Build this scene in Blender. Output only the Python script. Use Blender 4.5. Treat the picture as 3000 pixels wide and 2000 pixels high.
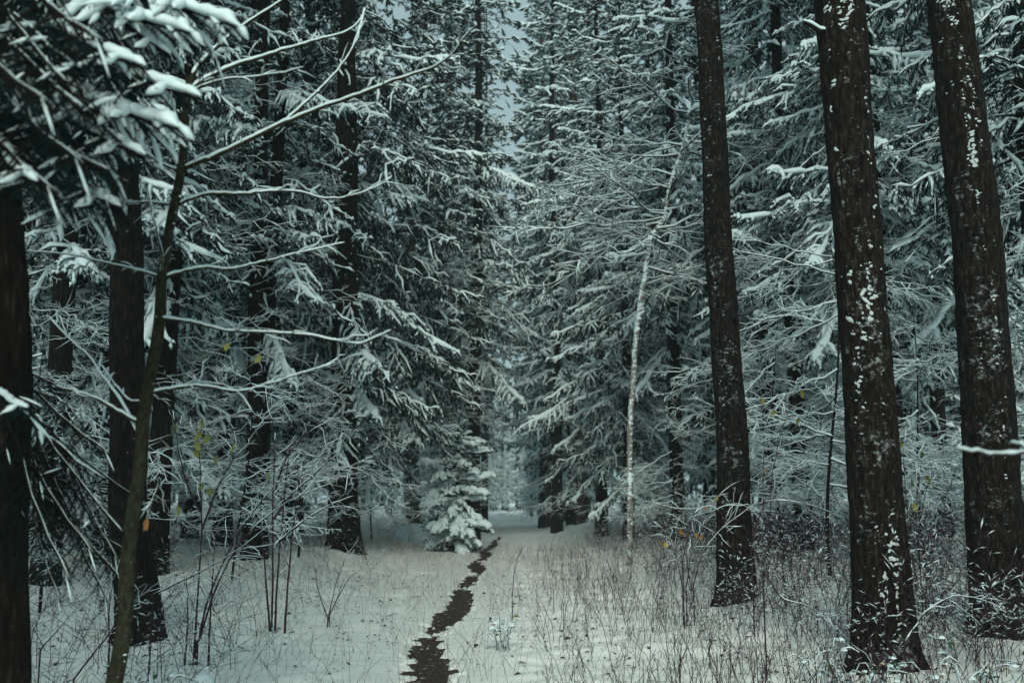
import bpy, math
import numpy as np
from mathutils import Vector, Matrix

# ------------------------------------------------------------------ camera, sky, sun, exposure
for o in list(bpy.data.objects):
    bpy.data.objects.remove(o)
S = bpy.context.scene
C = S.collection
CAM_H = 1.25
TILT = math.radians(9.06)
F = 2917.0                      # focal length in pixels of the 3000 px wide photograph (35 mm lens)

cam = bpy.data.cameras.new('camera')
cam.lens = 35.0
cam.sensor_width = 36.0
cam.clip_end = 2000
cam.dof.use_dof = True
cam.dof.focus_distance = 8.5
cam.dof.aperture_fstop = 2.4
cam_o = bpy.data.objects.new('camera', cam)
C.objects.link(cam_o)
cam_o.location = (0, 0, CAM_H)
cam_o.rotation_euler = (math.pi / 2 + TILT, 0, 0)
S.camera = cam_o

SUN_EL, SUN_AZ = math.radians(29), math.radians(181)
W = bpy.data.worlds.new('World')
S.world = W
W.use_nodes = True
nt = W.node_tree
nt.nodes.clear()
wo = nt.nodes.new('ShaderNodeOutputWorld')
bg = nt.nodes.new('ShaderNodeBackground')
bg.inputs['Strength'].default_value = 0.062
sky = nt.nodes.new('ShaderNodeTexSky')
sky.sky_type = 'NISHITA'
sky.sun_disc = False
sky.sun_elevation = SUN_EL
sky.sun_rotation = SUN_AZ
sky.dust_density = 6.0
sky.air_density = 1.6
hs = nt.nodes.new('ShaderNodeHueSaturation')
hs.inputs['Saturation'].default_value = 0.30       # cloud cover greys the blue
tint = nt.nodes.new('ShaderNodeMixRGB')
tint.blend_type = 'MULTIPLY'
tint.inputs['Fac'].default_value = 1.0
tint.inputs['Color2'].default_value = (0.68, 0.955, 1.05, 1)
nt.links.new(sky.outputs[0], hs.inputs['Color'])
cloud = nt.nodes.new('ShaderNodeMixRGB')           # an even cloud layer
cloud.inputs['Fac'].default_value = 0.8
cloud.inputs['Color2'].default_value = (7.7, 7.7, 7.4, 1)
nt.links.new(hs.outputs[0], cloud.inputs['Color1'])
nt.links.new(cloud.outputs[0], tint.inputs['Color1'])
nt.links.new(tint.outputs[0], bg.inputs['Color'])
nt.links.new(bg.outputs[0], wo.inputs['Surface'])

sun = bpy.data.lights.new('sun', 'SUN')
sun.energy = 2.0
sun.angle = math.radians(22)
sun.color = (1.0, 0.97, 0.83)
sun_o = bpy.data.objects.new('sun', sun)
C.objects.link(sun_o)
sd = Vector((math.sin(SUN_AZ) * math.cos(SUN_EL), math.cos(SUN_AZ) * math.cos(SUN_EL), math.sin(SUN_EL)))
sun_o.rotation_euler = sd.to_track_quat('Z', 'Y').to_euler()

S.view_settings.view_transform = 'Standard'
S.view_settings.look = 'None'
S.view_settings.exposure = 0.27
S.view_settings.gamma = 1.0
S.cycles.max_bounces = 6
S.cycles.diffuse_bounces = 3
S.cycles.glossy_bounces = 1
S.cycles.transmission_bounces = 1
S.cycles.volume_bounces = 1
S.cycles.use_denoising = True
S.cycles.denoiser = 'OPENIMAGEDENOISE'
S.cycles.use_adaptive_sampling = True
S.cycles.adaptive_threshold = 0.02

# ------------------------------------------------------------------ small helpers
rng = np.random.default_rng(7)
U = lambda a, b, n=None: rng.uniform(a, b, n)


def at(px, py, d):
    """pixel of the photograph -> point at distance d (metres along the ride)"""
    X = (px - 1500) / F
    Y = (1000 - py) / F
    ca, sa = math.cos(TILT), math.sin(TILT)
    v = np.array([X, ca - Y * sa, sa + Y * ca])
    v *= d / v[1]
    return v + np.array([0, 0, CAM_H])


def smooth(a, b, x):
    t = np.clip((np.asarray(x, float) - a) / (b - a), 0, 1)
    return t * t * (3 - 2 * t)


def vnoise(x, y, seed=0):
    x = np.asarray(x, float)
    y = np.asarray(y, float)
    xi = np.floor(x).astype(np.int64)
    yi = np.floor(y).astype(np.int64)
    fx = x - xi
    fy = y - yi
    fx = fx * fx * (3 - 2 * fx)
    fy = fy * fy * (3 - 2 * fy)

    def h(i, j):
        n = (i * 374761393 + j * 668265263 + seed * 1274126177) & 0xffffffff
        n = ((n ^ (n >> 13)) * 1274126177) & 0xffffffff
        n = n ^ (n >> 16)
        return (n & 0xffff) / 65535.0
    return (h(xi, yi) * (1 - fx) + h(xi + 1, yi) * fx) * (1 - fy) + (h(xi, yi + 1) * (1 - fx) + h(xi + 1, yi + 1) * fx) * fy


def fbm(x, y, seed=0, o=3):
    s = 0
    a = 0.5
    for k in range(o):
        s = s + a * (vnoise(x * 2 ** k, y * 2 ** k, seed + k * 17) - 0.5)
        a *= 0.55
    return s


PATH_Y = np.array([2.0, 5.0, 6.8, 8.0, 9.5, 12.4, 15.5, 20.8, 26, 31.7, 40])
PATH_X = np.array([-0.30, -0.52, -0.61, -0.68, -0.74, -0.72, -0.69, -0.70, -0.66, -0.55, -0.45])
PATH_W = np.array([0.18, 0.19, 0.185, 0.18, 0.165, 0.15, 0.15, 0.16, 0.16, 0.12, 0.0])


def path_x(y):
    return np.interp(y, PATH_Y, PATH_X) + 0.05 * np.sin(np.asarray(y) * 1.1)


def ride(y):
    return -0.0065 * np.asarray(y, float)


def ground_z(x, y):
    """height of the snow: a shallow ride between low banks"""
    x = np.asarray(x, float)
    y = np.asarray(y, float)
    u = x - ride(y)
    g = smooth(5, 20, y)
    bank = 0.42 * smooth(1.3, 4.0, -u) * g + 0.45 * smooth(1.1, 4.0, u) * smooth(3, 14, y)
    bank = bank + 0.012 * np.clip(np.abs(u) - 6, 0, 60) + 0.25 * smooth(40, 75, y) * 0.6
    n = 0.22 * fbm(x * 0.45, y * 0.45, 3, 3) * smooth(0.4, 2.0, np.abs(u + 0.6)) + 0.05 * fbm(x * 2.2, y * 2.2, 9, 3)
    v = np.abs(x - path_x(y))
    n = n + (0.10 * np.clip(fbm(x * 2.6, y * 2.6, 77, 3), -0.2, 0.4) + 0.06 * np.clip(fbm(x * 7, y * 7, 78, 2), -0.05, 0.4)) * smooth(0.3, 0.9, v)
    return bank + n


def nrm(v):
    return v / np.maximum(np.linalg.norm(v, axis=-1, keepdims=True), 1e-9)


class Geo:
    def __init__(self):
        self.V, self.T, self.M, self.n = [], [], [], 0

    def add(self, V, T, m=0):
        if len(V) == 0 or len(T) == 0:
            return self
        self.V.append(np.asarray(V, np.float32))
        self.T.append(np.asarray(T, np.int64) + self.n)
        self.M.append(np.full(len(T), m, np.int32) if np.isscalar(m) else np.asarray(m, np.int32))
        self.n += len(V)
        return self

    def arr(self):
        if not self.V:
            return np.zeros((0, 3), np.float32), np.zeros((0, 3), np.int64), np.zeros(0, np.int32)
        return np.concatenate(self.V), np.concatenate(self.T), np.concatenate(self.M)

    def inst(self, other, mats, locs):
        """append copies of another Geo under many 3x3 matrices and offsets"""
        V, T, M = other.arr()
        k = len(mats)
        if len(V) == 0 or k == 0:
            return
        VV = np.einsum('kij,nj->kni', np.asarray(mats, np.float32), V) + np.asarray(locs, np.float32)[:, None, :]
        TT = (T[None] + (np.arange(k) * len(V))[:, None, None]).reshape(-1, 3)
        self.add(VV.reshape(-1, 3), TT, np.tile(M, k))

    def mesh(self, name, mats, smooth_shade=True):
        V, T, M = self.arr()
        me = bpy.data.meshes.new(name)
        me.vertices.add(len(V))
        me.vertices.foreach_set('co', V.ravel())
        me.loops.add(len(T) * 3)
        me.loops.foreach_set('vertex_index', T.ravel().astype(np.int32))
        me.polygons.add(len(T))
        me.polygons.foreach_set('loop_start', np.arange(len(T), dtype=np.int32) * 3)
        for m in mats:
            me.materials.append(m)
        me.polygons.foreach_set('material_index', M)
        me.polygons.foreach_set('use_smooth', np.full(len(T), smooth_shade))
        me.update(calc_edges=True)
        return me


def sweep(P, R, prof, upz=False, fixed=False):
    """sweep closed profiles (side, up) along n polylines; P (n,m,3), R (n,m)"""
    P = np.asarray(P, float)
    if P.ndim == 2:
        P = P[None]
        R = np.asarray(R, float)[None]
    R = np.asarray(R, float)
    prof = np.asarray(prof, float)
    n, m, _ = P.shape
    k = len(prof)
    T = nrm(np.gradient(P, axis=1))
    Z = np.array([0, 0, 1.0])
    side = np.cross(T, Z)
    bad = np.linalg.norm(side, axis=-1) < 0.08
    side[bad] = np.array([1.0, 0, 0])
    if fixed:
        side = np.array([1.0, 0, 0]) - T * T[..., :1]
    side = nrm(side)
    u = np.cross(side, T)
    if upz:
        u = nrm(u * 0.4 + Z * 0.6)
    V = P[:, :, None, :] + R[:, :, None, None] * (prof[:, 0][None, None, :, None] * side[:, :, None, :] + prof[:, 1][None, None, :, None] * u[:, :, None, :])
    idx = np.arange(n * m * k).reshape(n, m, k)
    a = idx[:, :-1, :]
    b = idx[:, 1:, :]
    a2 = np.roll(a, -1, axis=2)
    b2 = np.roll(b, -1, axis=2)
    t = np.stack([np.stack([a, a2, b2], -1), np.stack([a, b2, b], -1)], -2).reshape(-1, 3)
    return V.reshape(-1, 3), t


TRI = [(-0.9, -0.5), (0.9, -0.5), (0, 1.0)]
RIDGE = [(-1.0, 0.0), (1.0, 0.0), (0.0, 1.25)]
RIDGE5 = [(-0.75, -0.1), (0.75, -0.1), (1.0, 0.45), (0.45, 1.15), (-0.45, 1.15), (-1.0, 0.45)]


def circ(k):
    a = np.arange(k) / k * 2 * math.pi
    return np.stack([np.cos(a), np.sin(a)], -1)


def lines(P0, P1, m, sag=0.0, wig=0.0):
    """n bowed polylines from P0 to P1"""
    P0 = np.asarray(P0, float)
    P1 = np.asarray(P1, float)
    t = np.linspace(0, 1, m)[None, :, None]
    P = P0[:, None] * (1 - t) + P1[:, None] * t
    L = np.linalg.norm(P1 - P0, axis=-1)[:, None]
    P[:, :, 2] += -sag * L * (4 * t[:, :, 0] * (1 - t[:, :, 0])) * -1
    if wig:
        w = rng.normal(0, 1, P.shape) * wig * L[:, :, None]
        w[:, 0] = 0
        P += w
    return P


def feather(P0, P1, w, K=4):
    """needle sprays: pairs of forward slanted spikes along each twig"""
    P0 = np.asarray(P0, float)
    P1 = np.asarray(P1, float)
    n = len(P0)
    D = P1 - P0
    L = np.linalg.norm(D, axis=-1)[:, None]
    T = nrm(D)
    Z = np.array([0, 0, 1.0])
    s = np.cross(T, Z)
    s[np.linalg.norm(s, axis=-1) < 0.08] = (1, 0, 0)
    s = nrm(s)
    u = np.cross(s, T)
    w = np.broadcast_to(np.asarray(w, float).reshape(-1, 1), (n, 1))
    V = []
    for k in range(K):
        t = k / K
        base = P0 + D * t
        pr = (1.0 - 0.55 * t)
        for sg in (-1, 1):
            j = rng.uniform(0.7, 1.25, (n, 1))
            tip = base + T * (L / K) * 1.7 * j + s * (sg * w * pr * j) - u * w * rng.uniform(0.1, 0.9, (n, 1))
            V.append(np.stack([base - T * L / K * 0.25, base + T * L / K * 0.75, tip], 1))
    V.append(np.stack([P0 + D * 0.75 - s * w * 0.3, P0 + D * 0.75 + s * w * 0.3, P1 + T * w * 0.5], 1))
    V = np.stack(V, 1).reshape(-1, 3)
    return V, np.arange(len(V)).reshape(-1, 3)


def ridge(P0, P1, w, h, one=False):
    """a finger of snow lying on each twig"""
    P0 = np.asarray(P0, float)
    P1 = np.asarray(P1, float)
    n = len(P0)
    D = P1 - P0
    T = nrm(D)
    Z = np.array([0, 0, 1.0])
    s = np.cross(T, Z)
    s[np.linalg.norm(s, axis=-1) < 0.08] = (1, 0, 0)
    s = nrm(s)
    u = nrm(np.cross(s, T) * 0.7 + Z * 0.3)
    w = np.broadcast_to(np.asarray(w, float).reshape(-1, 1), (n, 1))
    h = np.broadcast_to(np.asarray(h, float).reshape(-1, 1), (n, 1))
    if one:
        c = P0 + D * 0.6
        j = rng.uniform(0.85, 1.3, (n, 1))
        V = np.stack([P0 + u * h * 0.1, c - s * w * j, c + s * w * j, c + u * h * j, P1 + T * w * 0.7], 1)
        T0 = np.array([[0, 1, 3], [0, 3, 2], [0, 2, 1], [4, 3, 1], [4, 2, 3], [4, 1, 2]])
        return V.reshape(-1, 3), (T0[None] + (np.arange(n) * 5)[:, None, None]).reshape(-1, 3)
    V = [P0 + u * h * 0.1]
    for t, k in ((0.35, 0.8), (0.8, 1.0)):
        c = P0 + D * t
        j = rng.uniform(0.75, 1.25, (n, 1)) * k
        V += [c - s * w * j, c + s * w * j, c + u * h * j + s * w * rng.uniform(-.2, .2, (n, 1))]
    V.append(P1 + T * w * 0.7)
    V = np.stack(V, 1)
    T0 = np.array([[0, 1, 3], [0, 3, 2], [0, 2, 1], [1, 4, 6], [1, 6, 3], [3, 6, 5], [3, 5, 2], [2, 5, 4], [2, 4, 1], [4, 7, 6], [6, 7, 5], [5, 7, 4]])
    TT = (T0[None] + (np.arange(n) * 8)[:, None, None]).reshape(-1, 3)
    return V.reshape(-1, 3), TT


def rotz(a):
    c, s = math.cos(a), math.sin(a)
    return np.array([[c, -s, 0], [s, c, 0], [0, 0, 1.0]])


def roty(a):
    c, s = math.cos(a), math.sin(a)
    return np.array([[c, 0, s], [0, 1, 0], [-s, 0, c]])


# ------------------------------------------------------------------ materials
def mat(name, col, rough=0.85, spec=0.2):
    m = bpy.data.materials.new(name)
    m.use_nodes = True
    b = m.node_tree.nodes['Principled BSDF']
    b.inputs['Base Color'].default_value = (*col, 1)
    b.inputs['Roughness'].default_value = rough
    b.inputs['Specular IOR Level'].default_value = spec
    return m, m.node_tree, b


def ramp(nt, src, stops):
    r = nt.nodes.new('ShaderNodeValToRGB')
    el = r.color_ramp.elements
    while len(el) < len(stops):
        el.new(0.5)
    for e, (p, c) in zip(el, stops):
        e.position = p
        e.color = (*c, 1)
    nt.links.new(src, r.inputs[0])
    return r.outputs[0]


def noise_node(nt, scale, detail=3, coords=None, rough=0.55, vec_scale=None):
    n = nt.nodes.new('ShaderNodeTexNoise')
    n.inputs['Scale'].default_value = scale
    n.inputs['Detail'].default_value = detail
    n.inputs['Roughness'].default_value = rough
    src = coords
    if src is not None:
        if vec_scale:
            mp = nt.nodes.new('ShaderNodeMapping')
            mp.inputs['Scale'].default_value = vec_scale
            nt.links.new(src, mp.inputs[0])
            src = mp.outputs[0]
        nt.links.new(src, n.inputs['Vector'])
    return n


def obj_coords(nt):
    return nt.nodes.new('ShaderNodeTexCoord').outputs['Object']


def bump(nt, b, src, strength, dist):
    bp = nt.nodes.new('ShaderNodeBump')
    bp.inputs['Strength'].default_value = strength
    bp.inputs['Distance'].default_value = dist
    nt.links.new(src, bp.inputs['Height'])
    nt.links.new(bp.outputs[0], b.inputs['Normal'])


M_SNOW, t_, b_ = mat('snow', (0.80, 0.855, 0.86), 0.7, 0.15)
co = obj_coords(t_)
n_ = noise_node(t_, 26, 3, co)
t_.links.new(ramp(t_, n_.outputs[0], [(0.3, (0.64, 0.79, 0.82)), (0.6, (0.75, 0.885, 0.90))]), b_.inputs['Base Color'])  # teal of the ambient light is put into this snow colour
bump(t_, b_, n_.outputs[0], 0.25, 0.01)

M_DUST = mat('bark_powder', (0.50, 0.57, 0.57), 0.9, 0.05)[0]
M_GROUND, t_, b_ = mat('ground_snow', (0.80, 0.85, 0.85), 0.75, 0.12)
co = obj_coords(t_)
n1 = noise_node(t_, 5, 6, co, 0.62)
n2 = noise_node(t_, 55, 3, co)
mx = t_.nodes.new('ShaderNodeMath')
mx.operation = 'MULTIPLY_ADD'
mx.inputs[1].default_value = 0.35
t_.links.new(n2.outputs[0], mx.inputs[0])
t_.links.new(n1.outputs[0], mx.inputs[2])
t_.links.new(ramp(t_, mx.outputs[0], [(0.35, (0.74, 0.78, 0.75)), (0.75, (0.85, 0.88, 0.84))]), b_.inputs['Base Color'])
bump(t_, b_, mx.outputs[0], 0.5, 0.03)

M_SOIL, t_, b_ = mat('wet_soil', (0.03, 0.022, 0.022), 0.8, 0.25)
co = obj_coords(t_)
n1 = noise_node(t_, 38, 5, co, 0.7)
t_.links.new(ramp(t_, n1.outputs[0], [(0.3, (0.02, 0.013, 0.012)), (0.55, (0.055, 0.037, 0.033)), (0.75, (0.11, 0.08, 0.068))]), b_.inputs['Base Color'])
bump(t_, b_, n1.outputs[0], 0.9, 0.03)
n3 = noise_node(t_, 17, 4, co, 0.65)
mxs = t_.nodes.new('ShaderNodeMixRGB')
mxs.inputs['Color2'].default_value = (0.66, 0.70, 0.68, 1)
t_.links.new(b_.inputs['Base Color'].links[0].from_socket, mxs.inputs['Color1'])
t_.links.new(ramp(t_, n3.outputs[0], [(0.62, (0, 0, 0)), (0.69, (1, 1, 1))]), mxs.inputs['Fac'])
t_.links.new(mxs.outputs[0], b_.inputs['Base Color'])


def bark_mat(name, dark, mid, light, moss=None, vs=(9, 9, 1.6), dust=None):
    m, t, b = mat(name, mid, 0.95, 0.08)
    co = obj_coords(t)
    n1 = noise_node(t, 4.0, 6, co, 0.65, vs)
    n2 = noise_node(t, 1.3, 3, co)
    vo = t.nodes.new('ShaderNodeTexVoronoi')
    vo.feature = 'F1'
    mp = t.nodes.new('ShaderNodeMapping')
    mp.inputs['Scale'].default_value = (vs[0] * 3.2, vs[1] * 3.2, vs[2] * 5)
    t.links.new(co, mp.inputs[0])
    t.links.new(mp.outputs[0], vo.inputs['Vector'])
    vo.inputs['Scale'].default_value = 1.0
    mm = t.nodes.new('ShaderNodeMath')
    mm.operation = 'MULTIPLY_ADD'
    mm.inputs[1].default_value = 0.45
    t.links.new(vo.outputs[0], mm.inputs[0])
    t.links.new(n1.outputs[0], mm.inputs[2])
    colr = ramp(t, mm.outputs[0], [(0.42, light), (0.62, mid), (0.95, dark)])
    if moss:
        mxn = t.nodes.new('ShaderNodeMixRGB')
        mxn.inputs['Color2'].default_value = (*moss, 1)
        t.links.new(colr, mxn.inputs['Color1'])
        t.links.new(ramp(t, n2.outputs[0], [(0.42, (0, 0, 0)), (0.62, (0.75, 0.75, 0.75))]), mxn.inputs['Fac'])
        colr = mxn.outputs[0]
    if dust is not None:                    # powder snow caught in the bark on the weather side
        ge = t.nodes.new('ShaderNodeNewGeometry')
        dp = t.nodes.new('ShaderNodeVectorMath')
        dp.operation = 'DOT_PRODUCT'
        dp.inputs[1].default_value = (math.cos(math.radians(dust)), math.sin(math.radians(dust)), 0.25)
        t.links.new(ge.outputs['True Normal'], dp.inputs[0])
        nd = noise_node(t, 20, 5, co, 0.7, (1, 1, 1.5))
        nb = noise_node(t, 2.2, 2, co)
        ad = t.nodes.new('ShaderNodeMath')
        ad.operation = 'MULTIPLY_ADD'
        ad.inputs[1].default_value = 0.55
        t.links.new(nb.outputs[0], ad.inputs[0])
        t.links.new(nd.outputs[0], ad.inputs[2])
        ml = t.nodes.new('ShaderNodeMath')
        ml.operation = 'MULTIPLY'
        t.links.new(ramp(t, dp.outputs['Value'], [(0.72, (0, 0, 0)), (0.97, (1, 1, 1))]), ml.inputs[0])
        t.links.new(ramp(t, ad.outputs[0], [(0.86, (0, 0, 0)), (0.98, (0.6, 0.6, 0.6))]), ml.inputs[1])
        mxd = t.nodes.new('ShaderNodeMixRGB')
        mxd.inputs['Color2'].default_value = (0.55, 0.63, 0.63, 1)
        t.links.new(colr, mxd.inputs['Color1'])
        t.links.new(ml.outputs[0], mxd.inputs['Fac'])
        colr = mxd.outputs[0]
    t.links.new(colr, b.inputs['Base Color'])
    inv = t.nodes.new('ShaderNodeMath')
    inv.operation = 'SUBTRACT'
    inv.inputs[0].default_value = 1.0
    t.links.new(mm.outputs[0], inv.inputs[1])
    bump(t, b, inv.outputs[0], 1.0, 0.045)
    return m


M_BARK = bark_mat('spruce_bark', (0.006, 0.0052, 0.0047), (0.018, 0.0145, 0.0125), (0.046, 0.037, 0.032))
BARK3 = ((0.005, 0.0042, 0.0038), (0.020, 0.016, 0.014), (0.062, 0.050, 0.043))
M_BARK_A, M_BARK_B, M_BARK_C = [bark_mat('weathered_bark', *BARK3, None, (10, 10, 2.2), d_) for d_ in (-100, -106, -110)]
M_BARK_MOSS = bark_mat('mossy_bark', (0.035, 0.036, 0.024), (0.085, 0.088, 0.055), (0.15, 0.155, 0.10), (0.075, 0.10, 0.05))
M_BARK_PINE = bark_mat('pine_bark', (0.03, 0.018, 0.014), (0.075, 0.043, 0.032), (0.14, 0.08, 0.058))
M_BARK_YOUNG = bark_mat('sapling_bark', (0.025, 0.026, 0.017), (0.052, 0.052, 0.033), (0.085, 0.082, 0.055), None, (16, 16, 6))
M_BARK_BIRCH = bark_mat('pale_bark', (0.14, 0.13, 0.12), (0.32, 0.31, 0.29), (0.5, 0.5, 0.48))
M_TWIG = mat('twig_wood', (0.042, 0.030, 0.028), 0.9, 0.1)[0]
M_TWIG_DARK = mat('dark_twig', (0.012, 0.011, 0.010), 0.9, 0.05)[0]
M_STEM = mat('dry_stem', (0.040, 0.026, 0.033), 0.9, 0.1)[0]
M_GRASS = mat('dry_grass', (0.075, 0.06, 0.048), 0.9, 0.1)[0]
M_LITTER = mat('litter', (0.035, 0.024, 0.022), 0.9, 0.1)[0]


def needle_mat(name, a, b2):
    m, t, b = mat(name, a, 0.9, 0.05)
    n = noise_node(t, 3.5, 3, obj_coords(t))
    t.links.new(ramp(t, n.outputs[0], [(0.35, a), (0.65, b2)]), b.inputs['Base Color'])
    return m


M_NEEDLE = needle_mat('spruce_needles', (0.0035, 0.013, 0.013), (0.010, 0.027, 0.024))
M_NEEDLE_NEAR = needle_mat('near_needles', (0.003, 0.012, 0.013), (0.009, 0.028, 0.027))
M_NEEDLE_PINE = needle_mat('pine_needles', (0.03, 0.05, 0.035), (0.05, 0.075, 0.05))
LEAFM = [mat('leaf_yellow_green', (0.17, 0.18, 0.045), 0.6, 0.3)[0], mat('leaf_olive', (0.12, 0.15, 0.045), 0.6, 0.3)[0],
         mat('leaf_orange', (0.30, 0.14, 0.035), 0.6, 0.3)[0], mat('leaf_dark_green', (0.035, 0.07, 0.035), 0.5, 0.35)[0],
         mat('leaf_yellow', (0.32, 0.25, 0.06), 0.6, 0.3)[0]]


# ------------------------------------------------------------------ object helpers
def link(name, me, parent=None):
    o = bpy.data.objects.new(name, me)
    C.objects.link(o)
    if parent is not None:
        o.parent = parent
    return o


def thing(name, label, cat, loc=(0, 0, 0), rz=0.0, sc=1.0, group=None):
    o = bpy.data.objects.new(name, None)
    o.empty_display_size = 0.2
    C.objects.link(o)
    o.location = loc
    o.rotation_euler = (0, 0, rz)
    o.scale = (sc, sc, sc) if np.isscalar(sc) else sc
    o['label'] = label
    o['category'] = cat
    if group:
        o['group'] = group
    return o


def tag(o, label, cat, group=None, kind=None):
    o['label'] = label
    o['category'] = cat
    if group:
        o['group'] = group
    if kind:
        o['kind'] = kind
    return o


# ------------------------------------------------------------------ ground and path
def build_ground():
    us = np.concatenate([-np.geomspace(4.0, 320, 30)[::-1], np.arange(-3.9, -0.46, 0.12), np.arange(-0.45, 0.451, 0.019),
                         np.arange(0.53, 4.0, 0.10), np.geomspace(4.0, 320, 34)])
    ys = [-40, -20, -10, -5, -2, 0, 2, 3.5]
    y = 4.5
    while y < 45:
        ys.append(y)
        y += max(0.02, 0.0043 * y) if y < 30 else 0.02 * y
    while y < 420:
        ys.append(y)
        y *= 1.05
    ys = np.array(ys)
    Ug, Yg = np.meshgrid(us, ys)
    off = path_x(Yg) * np.exp(-(Ug / 30) ** 2)
    X = Ug + off
    z = ground_z(X, Yg)
    w = np.interp(Yg, PATH_Y, PATH_W)
    mask = 1.0 - (Ug / np.maximum(w, 1e-3)) ** 2 * 0.8
    brk = fbm(Yg * 0.5, Yg * 0 + 3.3, 55, 3) * 1.7
    mask = np.where(np.abs(Ug) < 0.6, mask, -5) + 1.1 * fbm(X * 4, Yg * 5, 21, 3) + 2.6 * fbm(X * 11, Yg * 13, 121, 4) + brk + 0.12
    mask = np.where((w > 0.02), mask, -5)
    dip = smooth(-0.25, 0.40, mask)
    trough = 0.05 * np.exp(-(Ug / 0.33) ** 2)
    z = z - trough - 0.05 * dip
    V = np.stack([X, Yg, z], -1).reshape(-1, 3)
    ny, nx = Ug.shape
    idx = np.arange(ny * nx).reshape(ny, nx)
    a, b, c, d = idx[:-1, :-1], idx[:-1, 1:], idx[1:, 1:], idx[1:, :-1]
    T = np.concatenate([np.stack([a, b, c], -1).reshape(-1, 3), np.stack([a, c, d], -1).reshape(-1, 3)])
    o = link('ground', Geo().add(V, T).mesh('ground', [M_GROUND]))
    o['kind'] = 'structure'
    # trodden soil showing through the snow
    yy = np.arange(4.0, 39, 0.05)
    vv = np.linspace(-0.5, 0.5, 26)
    Vg, Yg = np.meshgrid(vv, yy)
    X = Vg + path_x(Yg)
    z = ground_z(X, Yg) - 0.05 * np.exp(-(Vg / 0.33) ** 2) - 0.032 + 0.012 * fbm(X * 14, Yg * 14, 5, 3)
    z = z - 0.06 * smooth(0.34, 0.48, np.abs(Vg))
    V = np.stack([X, Yg, z], -1).reshape(-1, 3)
    ny, nx = Vg.shape
    idx = np.arange(ny * nx).reshape(ny, nx)
    a, b, c, d = idx[:-1, :-1], idx[:-1, 1:], idx[1:, 1:], idx[1:, :-1]
    T = np.concatenate([np.stack([a, b, c], -1).reshape(-1, 3), np.stack([a, c, d], -1).reshape(-1, 3)])
    o = link('path', Geo().add(V, T).mesh('path', [M_SOIL]))
    o['kind'] = 'structure'


build_ground()


# ------------------------------------------------------------------ spruce branches (templates along +X)
class Branch:
    def __init__(self):
        self.wood, self.snow_h, self.snow_l = Geo(), Geo(), Geo()


def axis_curve(L, droop, tip, m=9, wob=0.02):
    t = np.linspace(0, 1, m)
    z = -droop * L * t ** 1.4 + tip * L * np.clip(t - 0.6, 0, 1) ** 2 * 2
    y = wob * L * np.cumsum(rng.normal(0, 1, m)) / 3
    y -= y[0]
    return np.stack([t * L, y, z], -1)


def interp_pts(P, t):
    tt = np.linspace(0, 1, len(P))
    return np.stack([np.interp(t, tt, P[:, i]) for i in range(3)], -1)


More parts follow.
